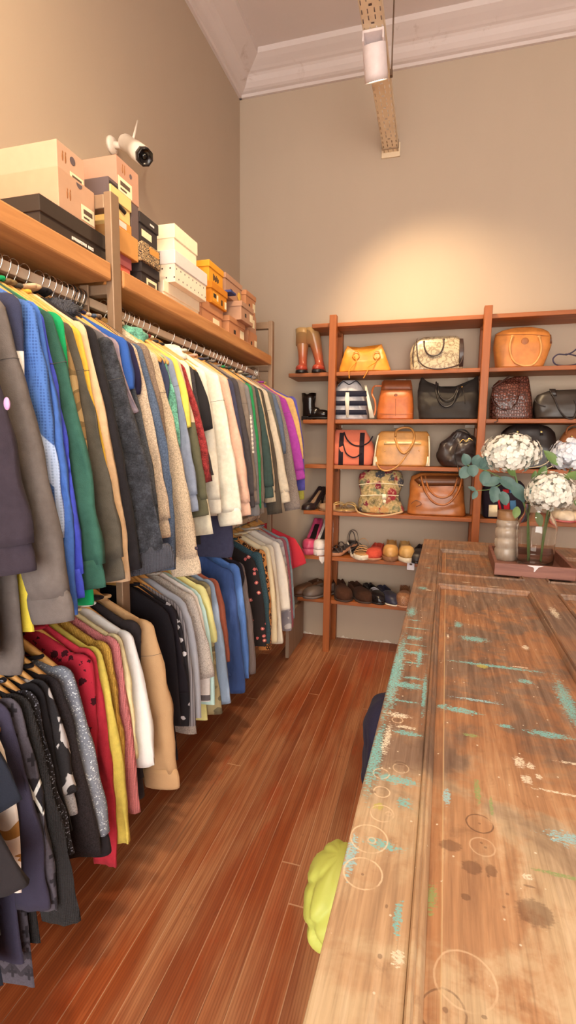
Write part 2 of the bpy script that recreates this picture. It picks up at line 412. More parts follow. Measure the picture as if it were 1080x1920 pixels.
# ------------------------------------------------------------------ hangers
HWOOD = wood('hanger_wood', (204, 138, 66), (232, 172, 96), 'X', 3, .42, False)
CHROME = flat('chrome_wire', (225, 222, 218), .18, 1.0, raw=True, grain=0)
BLACKPL = flat('black_plastic', (26, 22, 22), .4)
def hook_mb():
    pts = []
    for i in range(11):
        a = R(205-i*20.5); pts.append((.0185*math.cos(a), 0, .0185*math.sin(a)-.003))
    pts += [(.0165, 0, -.013), (.010, 0, -.026), (.003, 0, -.036), (0, 0, -.05), (0, 0, -.072)]
    return MB().tube(pts, .0016, 6, up=(0, 1, 0))
def arm_mb(hw=.20, th=.0065, hh=.018, drop=.115):
    m = MB(); rings = []
    for i in range(25):
        q = -1+2*i/24; x = q*hw
        zc = -.067-drop*abs(q)**1.3+.010*math.exp(-(q/.16)**2)
        h = hh*(1.05-.45*abs(q)) ; tt = th*(.85+.25*abs(q)); yo = .012*abs(q)**2
        if abs(q) > .97: h *= .6; tt *= .6
        rings.append([Vector((x, yo+a, zc+b)) for a, b in se(10, tt, h, 2.6)])
    return m.loft(rings)
_hk, _ar = hook_mb(), arm_mb()
HANG = {}
def make_hanger(kind='wood'):
    r = thing('coat_hanger', 'x', 'hanger')
    _ar.build('arm_bar', HWOOD if kind == 'wood' else BLACKPL, r)
    _hk.build('hook', CHROME if kind == 'wood' else BLACKPL, r)
    return r
HANG['wood'], HANG['black'] = None, None
def hanger(Y, zr, label, group, kind='wood', dx=0, rz=0):
    if HANG[kind] is None: r = HANG[kind] = make_hanger(kind)
    else:
        src = HANG[kind]; r = src.copy(); COL.objects.link(r)
        for ch in src.children:
            c = ch.copy(); COL.objects.link(c); c.parent = r
    r.location = (XRAIL, Y, zr+.0145); r.rotation_euler = (0, 0, rz); tag(r, label, 'hanger', group)
    return r

# ------------------------------------------------------------------ garments
def fuzz(m, n, length, rnd):
    """short pile standing on a surface"""
    base = [(f, [Vector(m.v[i]) for i in f]) for f in m.f if len(f) == 4]
    ar = [((p[2]-p[0]).cross(p[3]-p[1])).length for _, p in base]; tot = sum(ar)
    vs, fs = [], []
    for (f, p), a in zip(base, ar):
        k = n*a/tot; k = int(k)+(rnd.random() < k-int(k))
        nn = (p[2]-p[0]).cross(p[3]-p[1])
        if nn.length < 1e-9: continue
        nn.normalize()
        for _ in range(k):
            u, w = rnd.random(), rnd.random()
            q = p[0]*(1-u)*(1-w)+p[1]*u*(1-w)+p[2]*u*w+p[3]*(1-u)*w
            d = (nn+Vector((rnd.uniform(-.7, .7), rnd.uniform(-.7, .7), rnd.uniform(-1.1, .2)))).normalized()
            sdir = d.orthogonal().normalized()*.0009
            o = len(vs); vs += [q-sdir, q+sdir, q+d*length*rnd.uniform(.6, 1.2)]; fs.append((o, o+1, o+2))
    m.add(vs, fs, True)

SEAM = flat('seam_thread', (84, 74, 66), .9)  # dark thread tone for the dropped shoulder seams
def garment(name, label, cat, Y, S, C, w, mat, group, zr, hem=None, kind='long', th=1.0, neck=.07, bulge=.012, parts=(), cuffmat=None, bodymat=None, pile=0, seed=0, nh=.095, cuffw=.74, sag=0):
    rnd = random.Random(seed*17+5)
    r = thing(name, label, cat, (XRAIL, Y, zr), 0, group)
    bodymat = bodymat or mat; cuffmat = cuffmat or mat
    S = Vector((S[0]-XRAIL, 0, S[1]-zr)); C = Vector((C[0]-XRAIL, 0, C[1]-zr))
    hemz = (hem-zr) if hem is not None else C.z+.08
    sd = Vector((seed*1.73, seed*.91, 0))
    # body
    zs = []; a = []; b = []
    zN = S.z+nh
    tops = [(zN+.004, neck*.8, .012), (zN, neck, .017), (S.z+nh*.62, neck+(S.x-neck)*.38, .021), (S.z+nh*.25, neck+(S.x-neck)*.78, .023), (S.z-.002, S.x-.012, .022), (S.z-.03, S.x-.004, .023)]
    for z, aa, bb in tops: zs.append(z); a.append(aa); b.append(bb*th)
    nb = 15
    for i in range(1, nb+1):
        q = i/nb; z = S.z-.03+(hemz-S.z+.03)*q
        if kind == 'body':
            e = S+(C-S)*min(1, (S.z-z)/max(.05, S.z-C.z)); aa = e.x + bulge*math.sin(PI*q)
        else:
            aa = min(S.x*.97, .205) + (.0 if q < .1 else -.012*math.sin(PI*q)) + .012*q
        zs.append(z); a.append(aa); b.append((.024+.006*q)*th)
    m = MB(); rings = []
    for z, aa, bb in zip(zs, a, b):
        ring = []
        fade = min(1, max(0, (S.z-z)/.15))
        for x, y in se(26, aa, bb, 2.0):
            d = mnoise.noise(Vector((x*15, z*1.6, 0))+sd)*.011*fade + mnoise.noise(Vector((x*38, z*5, 4))+sd)*.004*fade
            zz = z + (.012*mnoise.noise(Vector((x*6, 0, 9))+sd) if z == zs[-1] else 0)
            ring.append(Vector((x, y+d, zz)))
        rings.append(ring)
    bb_ = m.loft(rings, (True, False))
    last = rings[-1]; cen = [Vector((p.x*.93, p.y*.45, p.z+.02)) for p in last]
    bb_.loft([last, cen], (False, True))
    if pile: fuzz(m, pile, .007, rnd)
    m.build('body', bodymat, r)
    if 'hemband' in parts:
        hb = MB(); rr = []
        for dz, k in ((.012, 1.0), (.0, 1.02), (-.025, 1.0), (-.05, .97), (-.052, .9)):
            rr.append([Vector((p.x*k*.985, p.y*k*1.08, hemz+dz-.004)) for p in last])
        hb.loft(rr, (False, True)); hb.build('hem_band', cuffmat, r)
    # sleeves
    if kind in ('long', 'short'):
        ax = (C-S); L = ax.length; ax.normalize(); out = Vector((-ax.z, 0, ax.x))
        if out.x < 0: out = -out
        m = MB(); rings = []; N = 24 if kind == 'long' else 12
        endq = 1.0 if 'cuff' not in parts else max(.6, 1-.055/L)
        ts = [-.035/L*1.0, -.03/L, -.02/L, -.008/L]+[endq*i/N for i in range(N+1)]
        sy = rnd.uniform(-.006, .006)
        for t in ts:
            base = S+ax*(t*L)+out*(bulge*math.sin(PI*min(1, max(0, t)))-.004)
            if kind == 'long': wt = w*(1.08-.28*max(0, t))
            else: wt = w*(.95+.12*t)
            if t < 0:
                capf = math.sqrt(max(0, 1-(-t*L/.036)**2)); wt *= max(.15, capf)
                base = base - out*(w*.5*(1-max(.15, capf))*.8)
            tt = (.0175+.004*math.sin(PI*max(0, t)))*th*(1 if t >= 0 else max(.2, math.sqrt(max(0, 1-(-t*L/.036)**2))))
            if kind == 'long' and t > endq-.05 and 'cuff' in parts: wt *= 1-.10*(t-(endq-.05))/.05
            c = base-out*(wt*.5); ring = []
            for j, (p, y) in enumerate(se(16, wt*.5, tt, 2.2)):
                ang = 2*PI*j/16
                amp = min(1, max(0, t*4))
                nz = mnoise.noise(Vector((math.cos(ang)*.9, math.sin(ang)*.9, t*L*13))+sd*2)*.007*amp + mnoise.noise(Vector((math.cos(ang)*2, math.sin(ang)*2, t*L*5))+sd)*.008*amp
                q = c+out*(p*(1+nz*6))+Vector((0, y+nz*1.2+sy*max(0, t)*2, 0))
                q.z += sag*(p/wt)*max(0, t)
                ring.append(q)
            rings.append(ring)
        m.loft(rings, (True, True))
        if pile: fuzz(m, pile, .008, rnd)
        s1 = m.build('sleeve', mat, r)
        s2 = s1.copy(); COL.objects.link(s2); s2.parent = r; s2.scale = (-.86, 1, 1)
        if 'cuff' in parts and w >= .105:      # dropped shoulder seam
            k = 4+int(N*.17); c0 = sum(rings[k], Vector())/len(rings[k])
            MB().tube([c0+(q-c0)*1.012 for q in rings[k]]+[c0+(rings[k][0]-c0)*1.012], .0007, 5).build('shoulder_seam', SEAM, r)
        if 'cuff' in parts:
            cm = MB(); rr = []
            e0 = S+ax*(endq*L)
            for d, k in ((-.012, .9), (0, 1.0), (.02, 1.03), (.045, 1.0), (.055, .96), (.056, .8)):
                wt = w*cuffw*k; c = e0+ax*d-out*(w*.4*.95+.004)
                rr.append([c+out*p+Vector((0, y+sy*2, 0)) for p, y in se(16, wt*.5, .0165*th*k, 2.2)])
            cm.loft(rr); c1 = cm.build('cuff', cuffmat, r)
            c2 = c1.copy(); COL.objects.link(c2); c2.parent = r; c2.scale = (-.86, 1, 1)
    # neck
    if 'collar' in parts or 'neckband' in parts:
        col = 'collar' in parts; pts = []
        for i in range(21):
            an = 2*PI*i/20; pts.append((math.cos(an)*neck*1.02, math.sin(an)*.021*th, zN+(.004 if not col else .010)-.016*(math.cos(an)**2)*0+(.010*abs(math.cos(an)))))
        MB().tube(pts, .0055 if not col else .013, 8, flat=(1.0 if not col else .45), up=(0, 0, 1)).build('collar' if col else 'neckband', cuffmat, r)
    if 'hood' in parts:
        hm = MB().ball((.035, -.004, zN-.022), (.095, .040, .042), 18, 12, .28, seed)
        hm.build('hood', mat, r)
    if 'furcollar' in parts:
        fm = MB().ball((.04, -.005, zN-.012), (.085, .044, .034), 18, 12, .3, seed); fuzz(fm, 900, .010, rnd)
        fm.build('fur_collar', cuffmat, r)
    return r

def y_at(u, X, Z):
    lo, hi = -3.3, 2.0
    for _ in range(60):
        mid = (lo+hi)/2; d = Vector((X, mid, Z))-CAM
        if 540+FPX*d.dot(AX_R)/d.dot(AX_F) < u: lo = mid
        else: hi = mid
    return lo
def x_at(u, Y, Z):
    lo, hi = .2, 1.2
    for _ in range(60):
        mid = (lo+hi)/2; d = Vector((mid, Y, Z))-CAM
        if 540+FPX*d.dot(AX_R)/d.dot(AX_F) < u: lo = mid
        else: hi = mid
    return lo

# ------------------------------------------------------------------ garments on the two rails
SW = ('cuff', 'hemband', 'neckband')
F = fabric
# name, label, category, shoulder px, cuff px x, y, sleeve width, material, options
def jersey_mat():
    t = NT('blue_waffle'); co = t.coord(); x, y, z = t.xyz(co); vo = t.voro(t.scaled(co, (150, 150, 150)), 1, rnd=0.0).outputs['Distance']
    blue = t.mix(t.step(vo, .25, .5), alb((46, 76, 126)), alb((66, 100, 156))); pale = t.mix(t.step(vo, .25, .5), alb((150, 164, 190)), alb((180, 192, 214)))
    s_ = t.math('MULTIPLY_ADD', t.math('SUBTRACT', x, .25), 1.1, z)
    band = t.math('MULTIPLY', t.step(s_, -.415, -.42), t.step(s_, -.515, -.51))
    low = t.math('MULTIPLY', t.step(s_, -.42, -.425), t.step(x, .268, .272))
    t.bump(vo, .5, .0015)
    return t.done(t.mix(t.math('MAXIMUM', band, low), blue, pale), .85)
JERSEY = jersey_mat()
UP = [
 ('sweatshirt', 'aubergine black sweatshirt with a pink pin, nearest end of the upper rail', 'sweatshirt', -62, 69, 1070, .15, F('aubergine', (52, 42, 48)), dict(parts=SW, hem=1.02)),
 ('sweatshirt', 'grey brown sweatshirt with a deep ribbed cuff, hanging over the yellow hem', 'sweatshirt', -8, 132, 1165, .125, F('mushroom', (100, 88, 80)), dict(parts=SW, cuffw=.9, hem=.97)),
 ('jacket', 'navy jersey with a white band and a yellow lower half on the upper rail', 'jersey', 24, 62, 900, .11, F('navy_block', (52, 52, 70), bands=[(-3, (236, 206, 70)), (-.335, (238, 226, 210)), (-.255, (54, 54, 72))]), dict(parts=('neckband',), hem=1.0, bulge=.0)),
 ('jersey', 'blue waffle jersey with a pale curved panel on its sleeve', 'jersey', 50, 118, 1010, .15, JERSEY, dict(parts=('neckband',), bulge=.01, hem=1.12)),
 ('sweatshirt', 'periwinkle blue sweatshirt with a long thin sleeve behind the waffle jersey', 'sweatshirt', 60, 150, 1152, .09, F('periwinkle', (70, 106, 174)), dict(parts=('neckband',), bulge=.014)),
 ('sweatshirt', 'cobalt blue sweatshirt whose cuff hangs beside the dark green one', 'sweatshirt', 66, 168, 1118, .11, F('cobalt', (66, 76, 176)), dict(parts=SW)),
 ('sweatshirt', 'dark bottle green sweatshirt with a dropped shoulder seam', 'sweatshirt', 84, 203, 1100, .125, F('bottle_green', (48, 84, 68)), dict(parts=SW, bulge=.018)),
 ('sweatshirt', 'bright emerald green sweatshirt tucked behind the dark green one', 'sweatshirt', 103, 184, 1132, .11, F('emerald', (22, 146, 84)), dict(parts=SW, bulge=-.004)),
 ('jacket', 'tan camouflage jacket squeezed between green and olive sweatshirts', 'jacket', 104, 181, 1000, .09, F('tan_camo', (150, 118, 76), 'camo', (122, 98, 64), (176, 144, 98)), dict(parts=('collar',))),
 ('sweatshirt', 'olive brown sweatshirt with a wide sleeve and ribbed cuff', 'sweatshirt', 120, 239, 1085, .13, F('olive_brown', (84, 76, 64)), dict(parts=SW, bulge=.014)),
 ('sweatshirt', 'mustard yellow sweatshirt draped over the olive brown one', 'sweatshirt', 136, 235, 1045, .11, F('mustard', (222, 172, 62)), dict(parts=SW, bulge=.004)),
 ('jacket', 'tan jacket with a cream edge just behind the mustard sweatshirt', 'jacket', 146, 243, 1090, .09, F('tan_cream', (214, 176, 134)), dict(parts=('collar',))),
 ('coat', 'black coat in the gap between tan jacket and fur coat', 'coat', 164, 268, 1065, .11, F('coal', (34, 30, 32)), dict(parts=('collar',), bulge=.012)),
 ('coat', 'charcoal coat with fur collar and wide plush fur sleeves', 'coat', 196, 327, 1062, .165, F('charcoal_fur', (50, 50, 54), 'plush'), dict(parts=('furcollar', 'cuff', 'hemband'), pile=9000, cuffw=.98, bulge=.004, bodymat=F('grey_suede', (88, 82, 82), 'plain'), cuffmat=F('grey_rib', (70, 68, 72), 'knit'))),
 ('shirt', 'mauve grey checked shirt beside the royal blue tee', 'shirt', 206, 264, 770, .09, F('mauve_check', (150, 128, 128), 'plaid', (132, 114, 120)), dict(parts=('collar',), bulge=-.01)),
 ('t_shirt', 'royal blue short sleeved tee among the coats on the upper rail', 't-shirt', 222, 257, 706, .15, F('royal_blue', (48, 82, 144), 'smooth'), dict(kind='short', parts=('neckband',), hem=1.15, bulge=.004)),
 ('cardigan', 'charcoal wool cardigan close against the fur coat sleeve', 'cardigan', 218, 303, 980, .11, F('charcoal_wool', (76, 76, 78), 'heather'), dict(parts=('collar',), bulge=.01)),
 ('t_shirt', 'dark navy tee peeping out beside the royal blue tee', 't-shirt', 234, 260, 692, .12, F('ink_navy', (44, 40, 66), 'smooth'), dict(kind='short', parts=('neckband',), hem=1.12)),
 ('sweater', 'oatmeal sweater with a slim sleeve in front of the blue grey fleece', 'sweater', 240, 324, 1006, .09, F('oatmeal', (200, 172, 142), 'heather'), dict(parts=SW, bulge=.012)),
 ('fleece', 'blue grey fleece with a bowed sleeve reaching lowest by the oatmeal one', 'fleece', 250, 334, 1066, .10, F('storm_fleece', (82, 92, 108), 'heather'), dict(parts=('neckband',), bulge=.03)),
 ('cardigan', 'taupe brown cardigan mostly hidden behind the blue grey fleece', 'cardigan', 262, 310, 850, .09, F('taupe_brown', (132, 108, 88), 'heather'), dict(parts=('neckband',))),
 ('sweatshirt', 'large oatmeal marl sweatshirt with a small dark emblem above its cuff', 'sweatshirt', 276, 375, 1076, .13, F('oat_marl', (208, 182, 150), 'heather'), dict(parts=SW, bulge=.014, cuffw=.86)),
 ('t_shirt', 'navy tee with short sleeve ahead of the mint plush top', 't-shirt', 288, 316, 680, .12, F('slate_navy', (62, 66, 88), 'smooth'), dict(kind='short', parts=('neckband',), hem=1.1)),
 ('hoodie', 'mint green plush hoodie with a soft rolled hood', 'hoodie', 291, 345, 838, .10, F('mint_plush', (112, 176, 146), 'plush'), dict(parts=('hood',))),
 ('sweatshirt', 'pale blue grey sweatshirt with loose straight sleeve', 'sweatshirt', 306, 379, 956, .11, F('pale_slate', (134, 138, 150)), dict(parts=SW)),
 ('sweater', 'lemon yellow sweater showing only at the shoulder of the blue grey one', 'sweater', 316, 362, 800, .09, F('lemon', (224, 196, 84)), dict(parts=('neckband',))),
 ('sweatshirt', 'sweatshirt with a beige top half and an olive green lower half', 'sweatshirt', 322, 397, 964, .115, F('olive_block', (108, 98, 72), bands=[(-3, (98, 92, 68)), (-.36, (204, 178, 142))]), dict(parts=SW)),
 ('jacket', 'dark red quilted jacket behind the beige and olive sweatshirt', 'jacket', 332, 399, 902, .11, F('dark_red', (148, 46, 44), 'plush'), dict(parts=('collar',), bulge=.016)),
 ('sweater', 'thin cream sweater beside the dark red jacket', 'sweater', 341, 404, 1000, .09, F('pale_cream', (232, 212, 178)), dict(parts=('neckband',), bulge=-.004)),
 ('cardigan', 'charcoal cardigan beside the black tee on the upper rail', 'cardigan', 350, 402, 890, .09, F('graphite', (66, 60, 60), 'heather'), dict(parts=('neckband',), bulge=-.006)),
 ('t_shirt', 'black tee with a short sleeve hanging against the white hoodie', 't-shirt', 361, 401, 803, .13, F('soft_black', (40, 36, 36), 'smooth'), dict(kind='short', parts=('neckband',), hem=1.05)),
 ('hoodie', 'white hoodie with a big folded hood and long sleeve', 'hoodie', 377, 417, 962, .10, F('warm_white', (240, 222, 192)), dict(parts=('hood',)+SW, bulge=.006)),
 ('jacket', 'cream white fleece jacket with the widest pale sleeve on the rail', 'jacket', 402, 458, 981, .14, F('cream_fleece', (242, 224, 192), 'plain'), dict(parts=SW, bulge=.010, cuffw=.76)),
 ('sweatshirt', 'peach pink sweatshirt right behind the cream white jacket', 'sweatshirt', 419, 472, 965, .10, F('peach', (224, 176, 146)), dict(parts=SW, bulge=.010)),
 ('sweatshirt', 'navy sweatshirt with a hem hanging low behind the cream jacket', 'sweatshirt', 429, 474, 940, .10, F('mid_navy', (68, 66, 84)), dict(parts=SW, hem=.98, bulge=.004)),
 ('sweatshirt', 'dark charcoal sweatshirt behind the peach one', 'sweatshirt', 438, 481, 950, .10, F('dark_charcoal', (72, 64, 64)), dict(parts=SW)),
 ('hoodie', 'taupe hoodie with pale lettering running down its sleeve', 'hoodie', 449, 485, 940, .105, F('taupe', (136, 118, 102)), dict(parts=SW, bulge=.008)),
 ('sweatshirt', 'ash grey sweatshirt behind the lettered taupe hoodie', 'sweatshirt', 459, 489, 966, .10, F('ash_grey', (130, 122, 116)), dict(parts=SW)),
 ('sweater', 'bright green sweater showing as a thin strip on the upper rail', 'sweater', 465, 492, 953, .085, F('kelly_green', (44, 138, 78)), dict(parts=('neckband',))),
 ('sweater', 'brown grey sweater next to the thin bright green strip', 'sweater', 470, 498, 962, .085, F('brown_grey', (126, 108, 92), 'knit'), dict(parts=SW)),
 ('sweatshirt', 'dark pine green sweatshirt near the far end of the rail', 'sweatshirt', 476, 515, 932, .11, F('pine_green', (58, 72, 64)), dict(parts=SW, bulge=.016)),
 ('sweater', 'beige sweater strip behind the pine green sweatshirt', 'sweater', 481, 519, 940, .085, F('sand', (212, 184, 146), 'knit'), dict(parts=SW)),
 ('cardigan', 'dark olive cardigan between two beige sweaters', 'cardigan', 486, 529, 962, .10, F('dark_olive', (86, 74, 60), 'knit'), dict(parts=('neckband',))),
 ('sweatshirt', 'light beige sweatshirt with ribbed cuff by the dark olive cardigan', 'sweatshirt', 494, 546, 940, .11, F('light_beige', (204, 182, 152)), dict(parts=SW, bulge=.012)),
 ('shirt', 'grey olive shirt with a soft shoulder near the far end', 'shirt', 503, 540, 900, .10, F('grey_olive', (104, 98, 84)), dict(parts=('collar',), bulge=.006)),
 ('t_shirt', 'slate blue short sleeved shirt near the far end of the rail', 't-shirt', 510, 538, 850, .12, F('slate_blue', (96, 104, 118)), dict(kind='short', parts=('neckband',), hem=1.08)),
 ('cardigan', 'long taupe grey cardigan beside the magenta sweatshirt', 'cardigan', 517, 563, 954, .115, F('taupe_grey', (146, 128, 114), 'heather'), dict(parts=('neckband',), bulge=.012)),
 ('sweatshirt', 'magenta purple sweatshirt with a puffed sleeve', 'sweatshirt', 530, 575, 896, .11, F('magenta', (164, 62, 142)), dict(parts=SW, bulge=.018)),
 ('sweater', 'sandy tan sweater draped above the magenta sleeve', 'sweater', 544, 571, 860, .10, F('sandy_tan', (206, 160, 96)), dict(parts=('neckband',), bulge=.012)),
 ('sweatshirt', 'violet blue sweatshirt with lime cuffs, last on the upper rail', 'sweatshirt', 549, 572, 936, .09, F('violet_blue', (88, 80, 148)), dict(parts=SW, cuffmat=F('lime_rib', (168, 158, 66)), bulge=.02)),
]
